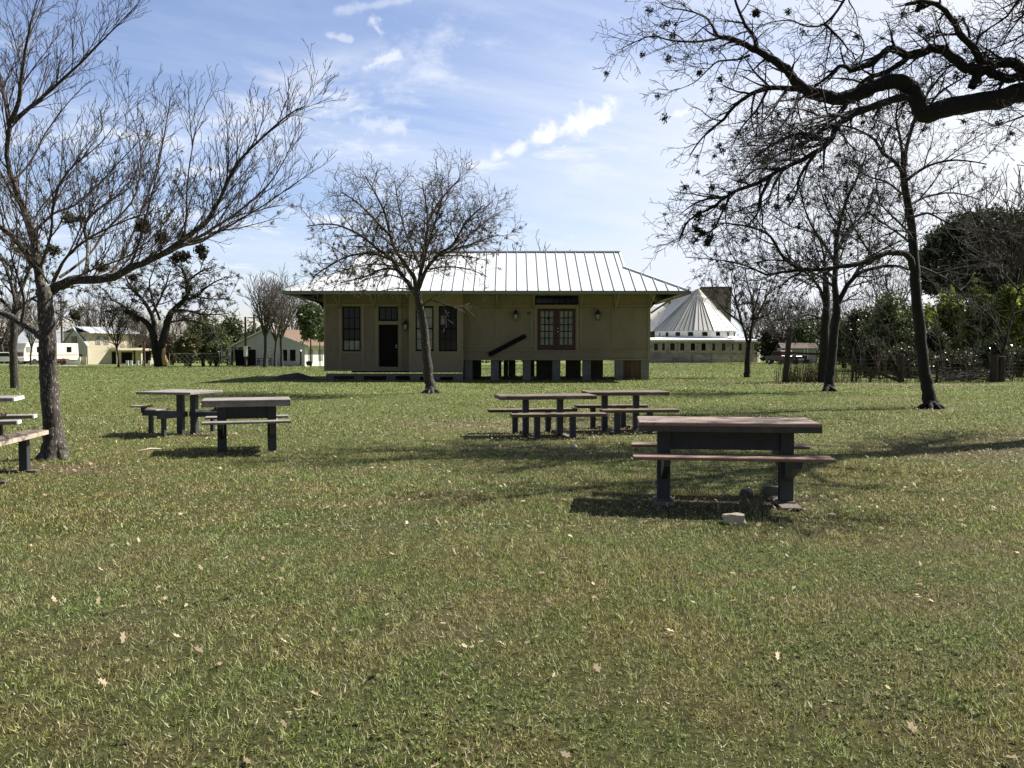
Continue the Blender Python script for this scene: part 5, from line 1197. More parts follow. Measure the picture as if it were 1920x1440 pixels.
# power poles
def pole(px, Y, ytop, label, r=.15, banner=False, py=684, arm=True):
    b = P(px, py, Y); t = P(px, ytop, Y).z-b.z; h = empty('utility_pole', b, 0, label, 'utility pole', 'utility poles')
    mb = MB(); mb.tube([(0, 0, -.4), (0, 0, t)], [r, r*.75], 8); mb.build('shaft', M['pole'], h)
    if banner: mb = MB(); mb.tube([(0, 0, .9), (0, 0, 2.1)], r*1.5, 10); mb.build('white_wrap', M['white'], h)
    if arm: mb = MB(); mb.box((0, -.12, t-.5), (1.8, .1, .12)); mb.build('crossarm', M['pole'], h)
    return h
pole(461, 99, 594, 'brown pole with a white wrap at its foot beside the white house', .16, True, 683, False)
pole(477.5, 118, 589, 'dark pole with side stubs behind the white house gable', .19, False)
pole(271, 108, 640, 'short dark pole beyond the white fence, left of the oak', .15, False, 684, False)
pole(117, 128, 560, 'brown pole rising behind the motorhome rear', .17, False)
pole(31, 140, 575, 'thin pole above the barn at far left', .15, False)
h = root_at('stump_post', 564, 100, 0, 'short trunk post before the white house corner', 'post', 683.5)
mb = MB(); mb.tube([(0, 0, -.1), (.05, 0, .8), (0, 0, 1.6)], [.17, .13, .12], 8); mb.build('shaft', M['bark'], h)
mb = MB(); mb.tube([(0, 0, 1.55), (0, 0, 1.75)], [.16, .08], 8); mb.build('cap', M['white'], h)
h = root_at('flower_tub', 580, 98, 0, 'dark tub with white rim at the foot of the evergreen tree', 'tub', 684)
mb = MB(); mb.tube([(0, 0, -.1), (0, 0, .38)], [.30, .42], 12); mb.build('bowl', M['black_iron'], h); mb = MB(); mb.tube([(0, 0, .37), (0, 0, .47)], .2, 10); mb.build('soil_fill', M['limestone'], h)

# ------------------------------------------------------------------ the round church and its tower
YC = 132; k = YC/FPX; bz = P(1300, 681.5, YC).z; CX = (1301-960)*k
ch = empty('round_church', (CX, YC, bz), 0, 'stone church with faceted pale metal cone roof and white clerestory, right of the depot', 'church')
zc = lambda py: (681.5-py)*k
xc = lambda px, Y=YC: (px-960)*Y/FPX-CX
n = 14; R0 = 6.85; RX_ = xc(1303, YC+5.5); apex = V3((xc(1308, YC+5.5), 5.5, P(1308, 541, YC+5.5).z-bz)); ze = zc(620)
ang = [R(180+180*i/(n/2)) for i in range(n//2+1)]                       # half polygon towards the camera
ring = [V3((RX_+R0*math.cos(a), 5.5+R0*math.sin(a)*.95, ze)) for a in ang]
rear = V3((xc(1262, YC+22), 26, zc(562)+1.2)); rl = V3((RX_-R0-2.2, 26, ze)); rr_ = V3((RX_+R0-2.5, 26, ze))
mb = MB()
for a, b in zip(ring, ring[1:]): mb.add([a, b, apex], [(0, 1, 2)])
mb.add([ring[0], apex, rear, rl], [(0, 1, 2, 3)]); mb.add([ring[-1], rr_, rear, apex], [(0, 1, 2, 3)]); mb.add([rl, rear, rr_], [(0, 1, 2)])
rf = mb.build('roof', M['church_roof'], ch)
mb = MB()
for a, b in zip(ring, ring[1:]):
    for i in range(4):
        q = a.lerp(b, i/4); e = apex.lerp(q, .06+.12*(i % 2)) if i else apex
        mb.bar(q+V3((0, -.03, .03)), e+V3((0, -.03, .03)), .05, .07 if i else .1)
for i in range(1, 13): mb.bar(ring[0].lerp(rl, i/13)+V3((-.03, 0, .04)), apex.lerp(rear, i/13)+V3((-.03, 0, .04)), .05, .06)
mb.build('roof_seams', M['church_roof'], rf)
mb = MB(); mb.box(tuple(apex.lerp(rear, .78)+V3((-1.0, 0, -.8))), (.35, .35, 1.0)); mb.build('vent_pipe', M['black_iron'], rf)
mb = MB(); R1 = R0-.35; z0, z1 = zc(633.5), ze-.02; ring1 = [V3((RX_+R1*math.cos(a), 5.5+R1*math.sin(a)*.95, 0)) for a in ang]
for a, b in zip(ring1, ring1[1:]): mb.add([a+V3((0, 0, z0)), b+V3((0, 0, z0)), b+V3((0, 0, z1)), a+V3((0, 0, z1))], [(0, 1, 2, 3)])
mb.add([ring1[-1]+V3((0, 0, z0)), V3((RX_+R1-2, 24, z0)), V3((RX_+R1-2, 24, z1)), ring1[-1]+V3((0, 0, z1))], [(0, 1, 2, 3)])
mb.build('clerestory_wall', M['white'], ch)
def on_ring(px, ringp, out=.05):
    """point of the polygon wall seen at this picture column"""
    u = (px-960)/FPX
    for a, b in zip(ringp, ringp[1:]):
        A = V3((a.x+CX, a.y+YC, 0)); B = V3((b.x+CX, b.y+YC, 0)); fa = A.x-u*A.y; fb = B.x-u*B.y
        if fa*fb <= 0: t = fa/(fa-fb); return a.lerp(b, t), (b-a).normalized()
    return None
for px, w_ in ((1237, .3), (1250.5, .5), (1270.5, .7), (1294.5, .8), (1321, .8), (1345.5, .7), (1364.5, .5), (1376, .3)):
    r = on_ring(px, ring1)
    if r:
        p, t = r; q = Matrix.Rotation(math.atan2(t.y, t.x), 3, 'Z'); nn = V3((t.y, -t.x, 0))
        mb = MB(); mb.box((p+nn*.04+V3((0, 0, (zc(623)+zc(630))/2))), (w_, .05, .58), q); mb.build('clerestory_window', M['glass'], ch)
# lower ring: stone wall with its own flat white roof, wing running right
RL = 10.1
low = [V3((xc(1180), 6, 0)), V3((xc(1204), -.2, 0)), V3((xc(1240), -2.0, 0)), V3((xc(1285), -2.6, 0)), V3((xc(1330), -2.2, 0)), V3((xc(1367), -1.2, 0)), V3((xc(1367.5), .6, 0)), V3((xc(1431.5), 3.2, 0)), V3((xc(1432, YC+14), 16, 0))]
mb = MB(); z1 = zc(640)
for a, b in zip(low, low[1:]): mb.add([a+V3((0, 0, -.6)), b+V3((0, 0, -.6)), b+V3((0, 0, z1)), a+V3((0, 0, z1))], [(0, 1, 2, 3)])
mb.build('stone_wall', M['stone'], ch)
mb = MB(); inner = [V3((xc(1180), 7, zc(633.5))), V3((-R1, 6, zc(633.5)))]+[p+V3((0, 0, zc(633.8))) for p in ring1[1:-1]]+[V3((R1, 6, zc(634)))]
oe = []
for i, a in enumerate(low):
    t = (low[min(i+1, len(low)-1)]-low[max(i-1, 0)]).normalized(); oe.append(a+V3((t.y, -t.x, 0))*.55)
for a, b in zip(oe, oe[1:]):
    c = V3((0, 6.2, zc(633)+.05)); mb.add([a+V3((0, 0, z1-.02)), b+V3((0, 0, z1-.02)), b+V3((0, 0, z1+.26)), a+V3((0, 0, z1+.26))], [(0, 1, 2, 3)])
    ca = V3((a.x*.62, a.y*.62+2.2, zc(633.5)+.1)); cb = V3((b.x*.62, b.y*.62+2.2, zc(633.5)+.1)); mb.add([a+V3((0, 0, z1+.26)), b+V3((0, 0, z1+.26)), cb, ca], [(0, 1, 2, 3)])
mb.build('lower_roof', M['white'], ch)
for px, w_ in ((1230, .62), (1244, .45), (1260.5, .68), (1279, .60), (1298.5, .66), (1318.5, .66), (1337.5, .5), (1356, .62), (1387, .62), (1373, .3), (1417, .8)):
    r = on_ring(px, low)
    if r:
        p, t = r; q = Matrix.Rotation(math.atan2(t.y, t.x), 3, 'Z'); nn = V3((t.y, -t.x, 0)); zz = (zc(644)+zc(657))/2
        mb = MB(); mb.box(p+nn*.02+V3((0, 0, zz)), (w_+.3, .06, 1.35), q); mb.box(p+nn*.05+V3((0, 0, zz-.75)), (w_+.55, .14, .12), q); fr = mb.build('window', M['limestone'], ch)
        mb = MB(); mb.box(p+nn*.07+V3((0, 0, zz)), (w_, .05, 1.08), q); mb.build('pane', M['glass'], fr)
# nave roof seen behind on the left
mb = MB(); x0, x1 = xc(1185, 150), xc(1252, 150); mb.add([(x0, 15, zc(627)+.4), (x1, 15, zc(627)+.4), (x1, 21, zc(585)+1.9), (x0, 21, zc(585)+1.9)], [(0, 1, 2, 3)]); mb.build('side_roof', M['church_roof'], ch)
mb = MB(); mb.bx(x0, x1, 15.1, 15.3, -.5, zc(627)+.4); mb.build('side_wall', M['stone'], ch)
tw = root_at('stone_tower', 1342, 160, R(-7), 'square brown stone tower rising behind the church cone roof', 'tower', 676)
kt = 160/FPX; mb = MB(); mb.bx(-2.7, 2.7, 0, 5.2, -1, 138*kt-.35); mb.build('shaft', mat('tower_stone', (.16, .135, .115), .9, .25, 1.2), tw)
mb = MB(); mb.bx(-2.85, 2.85, -.15, 5.35, 138*kt-.345, 138*kt); mb.build('parapet', M['brown_board'], tw)
# fence before the church with low shrubs
chain_fence('wire_fence', 1262, 108, 1408, 104, 1.25, 2.6, 'thin wire fence in front of the stone church wall', base=682, mesh=False, m='fence_wood')
# shed with mower gear, trucks
h = root_at('grey_shed', 1483, 118, R(-4), 'small grey shed with rusty roof seen through the right-hand fence', 'shed', 681.5)
mb = MB(); mb.bx(-1.2, 3.4, 0, 3, -.6, 2.15); mb.build('wall', M['greenhouse'], h); mb = MB(); mb.prism([(-.3, 2.1), (1.5, 2.85), (3.3, 2.1), (3.3, 2.0), (1.5, 2.72), (-.3, 2.0)], 'x', -1.4, 3.7); mb.build('roof', mat('rusty_roof', (.11, .08, .065), .9, .3, 2), h)
for x in (1.75, 2.2):
    mb = MB(); mb.bx(x, x+.09, -.03, -.002, -.3, 2.0); mb.build('door_trim', M['white'], h)
h = root_at('utility_trailer', 1502, 106, R(2), 'dark utility trailer with pale tailgate before the grey shed', 'trailer', 682)
mb = MB(); mb.bx(-.55, .55, 0, 1.4, .35, .5); mb.bx(-.75, -.62, 0, 1.2, .0, 1.0); mb.bx(.62, .75, 0, 1.2, .0, 1.0); mb.build('frame', M['black_iron'], h)
mb = MB(); mb.bx(-.35, .35, -.04, -.01, .42, .66); mb.build('tailgate', M['peeling'], h)
for s in (-1, 1): mb = MB(); mb.tube([(s*.70, -.1, .3), (s*.70, .1, .3)], .3, 12); mb.build('wheel', M['rubber'], h)
car('red_pickup', 1434, 112, R(-70), 'dark red pickup parked beside the church wing', M['dark_red'], 682.5, pickup=True, cat='pickup')

# ------------------------------------------------------------------ far trees and shrubs
def proto_bare(seed, upright=.3, spread_=1.0, tip=.016, balls=0, m='twig_far'):
    """bare tree 8 m tall, standing at the origin"""
    T = Tree(seed); r = T.r
    p = dict(levels=3, dens=[2.0, 2.3, 2.1], len=[2.5*spread_, 1.35, .85], rad=[.055, .032, .020], ang=(25, 52), up=[upright, upright*.8, upright*.6], wig=.16, seg=[6, 4, 3], trop=[.35, .25, .2], tip=tip, short=.35)
    top = V3((r.uniform(-.3, .3), r.uniform(-.3, .3), 2.4+r.uniform(-.3, .3)))
    T.limb([V3((0, 0, -.2)), V3((.05, 0, 1.0)), top], .20, .14, p, kids=False, crook=.1)
    n = r.randint(4, 6)
    for i in range(n):
        a = i*6.283/n+r.uniform(-.4, .4); o = spread_*r.uniform(.8, 1.5)
        T.limb([top, top+V3((math.cos(a)*o*.5, math.sin(a)*o*.5, 1.3)), top+V3((math.cos(a)*o*1.1, math.sin(a)*o*1.1, 2.9)), top+V3((math.cos(a)*o*1.5, math.sin(a)*o*1.5, 4.1+r.uniform(-.6, .6)))], .10, .03, p, crook=.3)
    return T
PB = [proto_bare(41), proto_bare(42, .35, .8), proto_bare(43, .2, 1.25), proto_bare(44, .3, 1.0)]
made = {}
def far_bare(px, ytop, Y, k, label, py=None, wide=1.0, m='twig_far', g='bare trees beyond the park'):
    b = GY(px, Y) if py is None else P(px, py, Y)
    H = P(px, ytop, Y).z-b.z; key = (k, m)
    if key not in made:
        t = mktree('bare_tree', V3((0, 0, 0)), label, g); PB[k].meshes(V3((0, 0, 0)), t, .06, M['bark'], M[m]); made[key] = t
    else: t = copy_tree(made[key])
    t.location = b; s = H/7.6; t.scale = (s*wide, s*wide, s); t.rotation_euler = (0, 0, random.uniform(0, 6.28)); t['label'] = label
    return t
far_bare(497, 518, 101, 1, 'pale bare tree rising before the white house door', 683.5, 1.0, 'twig_grey')
far_bare(516, 540, 100, 0, 'slim bare tree just right of the white house door', 683.5, .7, 'twig_grey')
far_bare(528, 545, 103, 3, 'leaning bare tree before the white house, nearest its window', 683.5, .9, 'twig_grey')
far_bare(548, 560, 125, 2, 'bare tree behind the orange roof of the white house', None, 1.0, 'twig_grey')
far_bare(596, 575, 126, 3, 'bare tree behind the evergreen by the depot corner', None, .9, 'twig_grey')
far_bare(58, 590, 104, 1, 'forked young bare tree in front of the motorhome', 682.5, .8, 'twig_far')
far_bare(222, 575, 92, 0, 'thin dark bare tree before the yellow house porch', 685.5, .85, 'twig_dark')
for px, yt, Y, k, lb in ((6, 560, 160, 2, 'bare tree above the white pickup at far left'), (40, 575, 165, 3, 'bare tree rising over the left end of the barn'), (88, 565, 158, 0, 'bare tree behind the barn beside the big trunk'),
                         (150, 570, 165, 1, 'bare tree behind the yellow house gable peak'), (190, 560, 168, 2, 'wide bare tree behind the yellow house roof'), (238, 585, 150, 3, 'brown bare tree just right of the yellow house'),
                         (252, 600, 145, 0, 'low brown bare tree behind the broken white fence'), (272, 590, 155, 1, 'brown bare tree behind the short dark pole'), (290, 605, 140, 2, 'low bare tree left of the oak trunk'),
                         (318, 600, 150, 3, 'bare tree seen just right of the oak trunk'), (352, 595, 135, 0, 'bare brown tree over the dark green shrubs'), (380, 590, 138, 1, 'bare tree behind the chain-link fence'),
                         (1020, 492, 75, 2, 'bare tree whose twig tips show above the depot ridge'), (960, 500, 80, 1, 'bare tree hidden behind the depot roof, left of the other'),
                         (1410, 590, 150, 3, 'bare tree between the church tower and its wing'), (1440, 570, 140, 0, 'bare tree behind the red pickup'), (1465, 565, 125, 2, 'bare tree left of the tall gate post'),
                         (1492, 560, 130, 1, 'bare tree right behind the grey shed'), (1530, 570, 135, 3, 'bare tree past the shed end'), (1580, 590, 120, 0, 'bare tree behind the forked tree'),
                         (1612, 560, 100, 2, 'bare tree over the left end of the thicket'), (1668, 500, 88, 1, 'tall bare tree showing between the two right trunks'), (1898, 335, 60, 1, 'pale leggy tree beyond the dark cedar at right edge')):
    far_bare(px, yt, Y, k, lb)
def shrub(name, px, ybase, Y, wpx, ytop, n, size, m, label, seed, cat='shrub', trunk=False, lobes=7, depth=.8, g=None, shell=.35, ybot=None, gap=.22, long=1.5):
    b = P(px, ybase, Y) if ybase else GY(px, Y); H = P(px, ytop, Y).z-b.z; Wd = wpx*Y/FPX; zb = 0 if ybot is None else P(px, ybot, Y).z-b.z
    r = random.Random(seed); t = empty(name, b, 0, label, cat, g); L_ = []
    hh = H-zb
    for i in range(lobes):
        a = r.uniform(0, 6.28); q = r.uniform(.15, .75); zz = zb+hh*r.uniform(.28, .78); lim = 1-abs((zz-zb)/hh-.45)*.8
        L_.append((b+V3((math.cos(a)*Wd*.5*q*lim, math.sin(a)*Wd*.5*q*depth*lim, zz)), (Wd*.26*r.uniform(.8, 1.2), Wd*.26*depth, min(hh*.30, Wd*.4)*r.uniform(.8, 1.2))))
    L_.append((b+V3((0, 0, zb+hh*.5)), (Wd*.40, Wd*.38*depth, hh*.49)))
    leafcloud(L_, n, size, M[m], 'crown', t, b, seed, shell, gap=gap, long=long)
    mb = MB()
    for i in range(1 if trunk else 4):
        a = r.uniform(0, 6.28); q = 0 if trunk else Wd*.18
        mb.tube([(math.cos(a)*q*.5, math.sin(a)*q*.5, -.3), (math.cos(a)*q, math.sin(a)*q, zb+hh*.3), (math.cos(a)*q*1.5, math.sin(a)*q*1.5, zb+hh*.65)], [.03+Wd*.016, .02+Wd*.012, .02], 6)
    mb.build('trunk' if trunk else 'stems', M['bark_dark'], t, smooth=True)
    return t
g_ = 'evergreens and shrubs at the back'
shrub('evergreen_tree', 583, 684, 97, 64, 566, 5200, .20, 'evergreen', 'round dark evergreen tree at the left corner of the depot', 61, 'tree', True, 9, .9, ybot=640)
shrub('evergreen_tree', 600, 684, 108, 40, 600, 2000, .22, 'evergreen', 'second evergreen half hidden behind the depot wall', 62, 'tree', True, 6, .9, ybot=640)
shrub('evergreen_shrub', 385, 683, 107, 90, 600, 6500, .22, 'shrub', 'broad green shrub behind the chain-link fence', 63, lobes=11, g=g_)
shrub('evergreen_shrub', 352, 683, 104, 56, 618, 3000, .2, 'olive_shrub', 'olive-brown shrub right beside the oak trunk', 64, g=g_)
shrub('evergreen_tree', 432, 684, 122, 56, 587, 5200, .24, 'evergreen', 'dark dense evergreen tree above the tall gate', 65, 'tree', lobes=10, g=g_)
shrub('evergreen_tree', 478, 684, 135, 60, 604, 4200, .24, 'evergreen', 'low dark evergreen behind the white house gable', 66, 'tree', lobes=8, g=g_)
shrub('evergreen_shrub', 405, 683, 103, 50, 640, 2600, .17, 'shrub', 'lighter green shrub in front, left of the tall gate', 67, g=g_)
shrub('brush_clump', 268, 683.5, 150, 90, 622, 4600, .26, 'oakleaf', 'brown winter brush between the yellow house and the oak', 68, 'brush', lobes=10, g=g_, gap=.05)
shrub('brush_clump', 318, 683.5, 130, 60, 628, 2600, .24, 'oakleaf', 'brown winter brush just behind the oak trunk', 69, 'brush', lobes=7, g=g_, gap=.05)
shrub('brush_clump', 20, 683.5, 175, 110, 612, 3800, .3, 'oakleaf', 'dark brush behind the barn at far left', 70, 'brush', lobes=9, g=g_, gap=.1)
# right-hand thicket, from the church to the right edge
th = [('dark_thicket_shrub', 1650, 694, 68, 120, 575, 9500, .16, 'thicket', 'broad dark shrub closing the thicket behind the green one', 101),
      ('dark_thicket_shrub', 1755, 694, 70, 130, 580, 9500, .16, 'evergreen', 'broad dark evergreen mass behind the bamboo, left part', 102),
      ('dark_thicket_shrub', 1870, 694, 70, 150, 570, 11000, .16, 'evergreen', 'broad dark evergreen mass behind the bamboo, right part', 103),
      ('dark_thicket_shrub', 1700, 712, 46, 110, 650, 6500, .10, 'thicket', 'low dark bush along the fence behind the leaning trunk', 104),
      ('green_thicket_shrub', 1712, 702, 62, 80, 562, 7500, .13, 'olive_shrub', 'olive-green shrub directly behind the leaning trunk', 87),
      ('dark_thicket_shrub', 1590, 690, 75, 80, 600, 5600, .15, 'evergreen', 'dark evergreen bush right of the forked trunk', 88),
      ('bamboo_clump', 1730, 702, 57, 70, 575, 6000, .12, 'bamboo', 'low olive-green bamboo just right of the leaning trunk', 86),
      ('dark_thicket_shrub', 1445, 682, 128, 60, 610, 3200, .24, 'thicket', 'dark shrub beside the church wing behind the red pickup', 71),
      ('dark_thicket_shrub', 1508, 682, 126, 84, 598, 5200, .24, 'evergreen', 'dark evergreen mass behind the grey shed', 72),
      ('dark_thicket_shrub', 1567, 683, 105, 80, 600, 5600, .22, 'thicket', 'dark shrub behind the forked trunk', 73),
      ('dark_thicket_shrub', 1618, 700, 60, 100, 578, 8500, .13, 'thicket', 'dark shrub at the left end of the right-hand thicket', 74),
      ('green_thicket_shrub', 1668, 704, 55, 100, 548, 10500, .12, 'shrub', 'deep green shrub between the two right-hand trunks', 75),
      ('dark_thicket_shrub', 1640, 712, 47, 60, 640, 4000, .09, 'thicket', 'low dark bush below the green shrub, near the wire fence', 79),
      ('dark_thicket_shrub', 1735, 706, 52, 90, 618, 7000, .11, 'thicket', 'dark bush directly behind the leaning trunk', 76),
      ('bamboo_clump', 1765, 700, 60, 96, 548, 11000, .13, 'bamboo', 'yellow-green bamboo clump right of the leaning trunk', 77),
      ('bamboo_clump', 1830, 700, 58, 84, 538, 10000, .13, 'bamboo', 'yellow-green bamboo clump under the dark cedar', 78),
      ('bamboo_clump', 1905, 700, 57, 100, 525, 12000, .13, 'bamboo', 'bright yellow-green bamboo clump at the right edge', 80),
      ('dark_thicket_shrub', 1800, 710, 47, 120, 655, 7500, .09, 'thicket', 'wide low dark bush in front of the bamboo clumps', 81),
      ('glossy_shrub', 1862, 712, 45, 76, 622, 5500, .075, 'shiny_leaf', 'glossy-leaved shrub glittering in the sun left of the broad post', 82),
      ('dark_thicket_shrub', 1915, 708, 48, 90, 650, 5500, .09, 'thicket', 'dark bush at the right edge behind the broad post', 83),
      ('dark_thicket_shrub', 1985, 708, 48, 110, 580, 5000, .10, 'thicket', 'dark bush just past the right edge of the picture', 84)]
for (nm_, px, yb, Y, wp, yt, n, sz, m, lb, sd) in th:
    shrub(nm_, px, yb, Y, wp, yt, n, sz, m, lb, sd, 'shrub', lobes=10, g='thicket along the right side', shell=.05, gap=.75, long=2.6 if m == 'bamboo' else 1.5)
# bare stems standing through the thicket
pst = dict(levels=2, dens=[2.6, 3.0], len=[1.1, .5], rad=[.014, .008], ang=(25, 55), up=[.3, .2], wig=.2, seg=[6, 4], trop=[.3, .1], tip=.0055, short=.3)
for i, (px, Y, yt, lean, lb) in enumerate(((1608, 44, 600, 10, 'bare sapling at the left end of the thicket'), (1650, 43, 560, -12, 'bare sapling before the deep green shrub'), (1690, 42.5, 610, -20, 'reddish bare sapling left of the leaning trunk'),
                              (1775, 42, 590, -25, 'bare sapling leaning left before the bamboo'), (1815, 42, 560, 30, 'slanting bare sapling under the cedar'), (1850, 41.5, 450, 60, 'long dark slanting tree crossing the cedar'),
                              (1895, 42, 560, -30, 'bare sapling behind the broad post'))):
    T = Tree(90+i); b0 = GY(px, Y); dx = lean
    T.limb(LP(Y, (px, 716), (px+dx*.3, 690), (px+dx*.6, 640), (px+dx, (640+yt)/2), (px+dx*1.8, yt)), .05+.05*(yt < 500), .012, pst, lev=0, crook=.3)
    if yt < 500:
        T.limb(LP(Y, (px+dx*.6, 640), (px+5, 590), (px-40, 560), (px-90, 545)), .05, .01, pst, lev=0); T.limb(LP(Y, (px+dx, 545), (px+20, 500), (px-30, 450), (px-60, 400)), .045, .01, pst, lev=0)
        T.limb(LP(Y, (px+dx, 545), (px+90, 520), (px+150, 480)), .045, .01, pst, lev=0); T.limb(LP(Y, (px+dx*.8, 590), (px+100, 570), (px+160, 560)), .04, .01, pst, lev=0)
    else:
        T.limb(LP(Y, (px, 716), (px-8, 680), (px-14, 640), (px-30, yt+20)), .03, .008, pst, lev=0, crook=.3); T.limb(LP(Y, (px+3, 716), (px+14, 660), (px+24, 620), (px+50, yt+10)), .03, .008, pst, lev=0, crook=.3)
    finish(T, 'bare_sapling', b0, lb, .022, 'bark_dark', 'twig_far', 0, group='saplings in the thicket')
# the dark cedar
b = GY(1850, 66); t = empty('cedar_tree', b, 0, 'huge dark cedar with rounded crown at the right edge', 'tree')
cp = lambda px, py, dy=0: P(px, py, 66+dy)
leafcloud([(cp(1850, 455), (3.3, 2.6, 2.2)), (cp(1790, 478), (2.2, 2.0, 2.1)), (cp(1905, 462), (3.2, 2.4, 2.4)), (cp(1835, 428), (2.7, 2.2, 1.3)), (cp(1885, 432), (2.2, 2, 1.4)), (cp(1800, 438), (1.6, 1.6, 1.2)), (cp(1760, 452), (1.1, 1.2, .9)),
           (cp(1750, 505), (1.6, 1.5, 1.4)), (cp(1800, 530), (2.4, 1.8, 1.4)), (cp(1880, 530), (3., 2, 1.6)), (cp(1745, 540), (.9, 1., .6)), (cp(1950, 500), (3.0, 2.4, 3.0)), (cp(1738, 480), (.8, .8, .6))],
          36000, .17, M['cedar'], 'crown', t, b, 88, .2, gap=.65)
mb = MB(); mb.tube([(0, 0, -.3), (.1, 0, 3), (0, 0, 7), (.2, 0, 9)], [.42, .36, .3, .1], 9)
for a in range(7): mb.tube([(0, 0, 4+a*.5), (math.cos(a*2.4)*1.4, math.sin(a*2.4)*1.2, 5.3+a*.5), (math.cos(a*2.4)*3, math.sin(a*2.4)*2, 6.3+a*.5)], [.13, .09, .03], 6)
mb.build('trunk', M['bark_dark'], t, smooth=True)
# --- the twin-trunk oak far left, moss-laden
Y0 = 92; T = Tree(19); b0 = P(301, 685, Y0)
po = dict(levels=3, dens=[1.5, 1.9, 1.9], len=[2.6, 1.5, .9], rad=[.07, .04, .024], ang=(35, 70), up=[.05, .1, .1], wig=.24, seg=[6, 5, 4], trop=[.1, .1, .05], tip=.020, short=.3)
T.limb(LP(Y0, (296, 687), (293, 665), (289, 640), (283, 618), (272, 603), (250, 590), (232, 583)), .42, .20, po, crook=.1, start_kids=.6)
T.limb(LP(Y0, (290, 642), (290, 615), (284, 590), (272, 568), (258, 552), (245, 540)), .27, .12, po, crook=.15, start_kids=.4)
T.limb(LP(Y0, (304, 687), (303, 660), (307, 630), (314, 605), (322, 585), (340, 568), (352, 552), (350, 525), (340, 502)), .50, .14, po, crook=.1, start_kids=.5)
spread(T, Y0, [(.20, .05, [(345, 562), (368, 556, .5), (392, 535, 1), (425, 518, 1.3)]), (.18, .05, [(322, 585), (350, 582, -.8), (385, 590, -1.4), (425, 588, -1.8)]), (.16, .05, [(284, 590), (300, 560, 1), (312, 530, 1.5), (320, 505, 1.8)]),
               (.16, .05, [(350, 530), (375, 510, -.6), (400, 500, -1)]), (.16, .05, [(258, 552), (240, 530, .5), (232, 505, .8)]), (.15, .05, [(314, 605), (350, 600, 1.5), (390, 612, 2), (410, 640, 2.2)]),
               (.15, .05, [(250, 590), (225, 570, 1), (205, 560, 1.5)]), (.15, .05, [(352, 552), (390, 560, 2), (430, 560, 2.6)]), (.14, .04, [(300, 600), (280, 540, -1.5), (290, 500, -2)])], po, .3)
tt = finish(T, 'oak_tree', b0, 'twin-trunk mossy oak with split orange wood at its foot, beyond the short table', .05, 'bark_dark', 'twig_dark', 900, (.16, .34), 'oakleaf', 14, 27, lambda n: n.z > 4.2)
mb = MB(); pts = LP(Y0-.42, (312, 646), (307, 655), (307, 668), (311, 684)); mb.tube([p-b0 for p in pts], [.10, .17, .26, .36], 8); mb.build('split_wood', M['wound'], tt, smooth=True)
# --- mossy tree at far left, behind the big trunk
Y0 = G(28, 728).y; T = Tree(23); b0 = G(28, 729); b0.z -= .05
p8 = dict(p5, dens=[2.2, 2.8, 2.6], len=[1.7, .9, .5], tip=.0075, up=[.1, .1, .05])
T.limb(LP(Y0, (28, 730), (27, 700), (25, 660), (26, 620), (28, 590), (30, 565)), .17, .12, p8, kids=False, crook=.1)
spread(T, Y0, [(.09, .02, [(29, 570), (20, 530), (5, 490), (-15, 460)]), (.09, .02, [(30, 568), (45, 530, .4), (60, 490, .6), (65, 450, .8)]), (.07, .02, [(28, 585), (60, 560, -.5), (100, 545, -1), (150, 535, -1.2)]),
               (.07, .02, [(28, 590), (0, 560, .6), (-40, 545, 1)]), (.06, .02, [(30, 565), (30, 520, 1), (40, 470, 1.5)]), (.05, .02, [(60, 560, -.5), (95, 580, -.9), (130, 600, -1.2)])], p8, .3)
finish(T, 'bare_tree', b0, 'straight slim trunk with mossy crown at far left, between the cut-off table and motorhome', .04, 'bark', 'twig_dark', 420, (.06, .15), 'moss', 18, 28, lambda n: n.z > 3)

# ------------------------------------------------------------------ right-hand wire fence
YF = 40.2
h = empty('wire_fence', GY(1474, YF), 0, 'rusty wire fence with old wooden posts along the right-hand thicket', 'fence'); o0 = h.location.copy()
def fpost(px, ytop, r, lean=0, Y=YF, name='post'):
    b = GY(px, Y); tp = P(px+lean, ytop, Y); mb = MB(); n_ = 7
    pts = [b+(tp-b)*(i/n_)+V3((random.uniform(-.012, .012), 0, 0)) for i in range(n_+1)]; pts[0].z -= .2
    mb.tube([p-o0 for p in pts], [r*(1.06-.12*i/n_) for i in range(n_+1)], 8); return mb.build(name, M['fence_wood'], h)
fpost(1472, 621, .135, 9)
for px, yt, r in ((1598, 668, .06), (1606, 672, .045), (1633, 690, .05), (1691, 664, .12), (1757, 676, .07), (1952, 665, .1)): fpost(px, yt, r, random.uniform(-2, 4))
fpost(1864, 664, .20, 1); fpost(1877, 668, .17, 2)
mb = MB(); mb.bar(P(1478, 661.5, YF-.1)-o0, P(1545, 664.5, YF-.1)-o0, .09); mb.build('rail', M['fence_wood'], h)
mb = MB(); mb.bar(P(1556, 666, YF-.1)-o0, P(1692, 716.5, YF-.1)-o0, .11); mb.build('brace_pole', M['fence_wood'], h)
mb = MB(); A = GY(1474, YF); B = GY(2010, YF); Dv = B-A
for z in (.08, .22, .37, .53, .70, .88, 1.05):
    pts = [A+Dv*(i/16)+V3((0, 0, z+random.uniform(-.03, .03))) for i in range(17)]; mb.tube([p-o0 for p in pts], .0032, 3, False)
for i in range(90):
    p = A+Dv*((i+.5)/90); mb.bar(p-o0+V3((0, 0, .05)), p-o0+V3((random.uniform(-.05, .05), 0, 1.02)), .004)
mb.build('wire_mesh', M['fence_wood'], h)
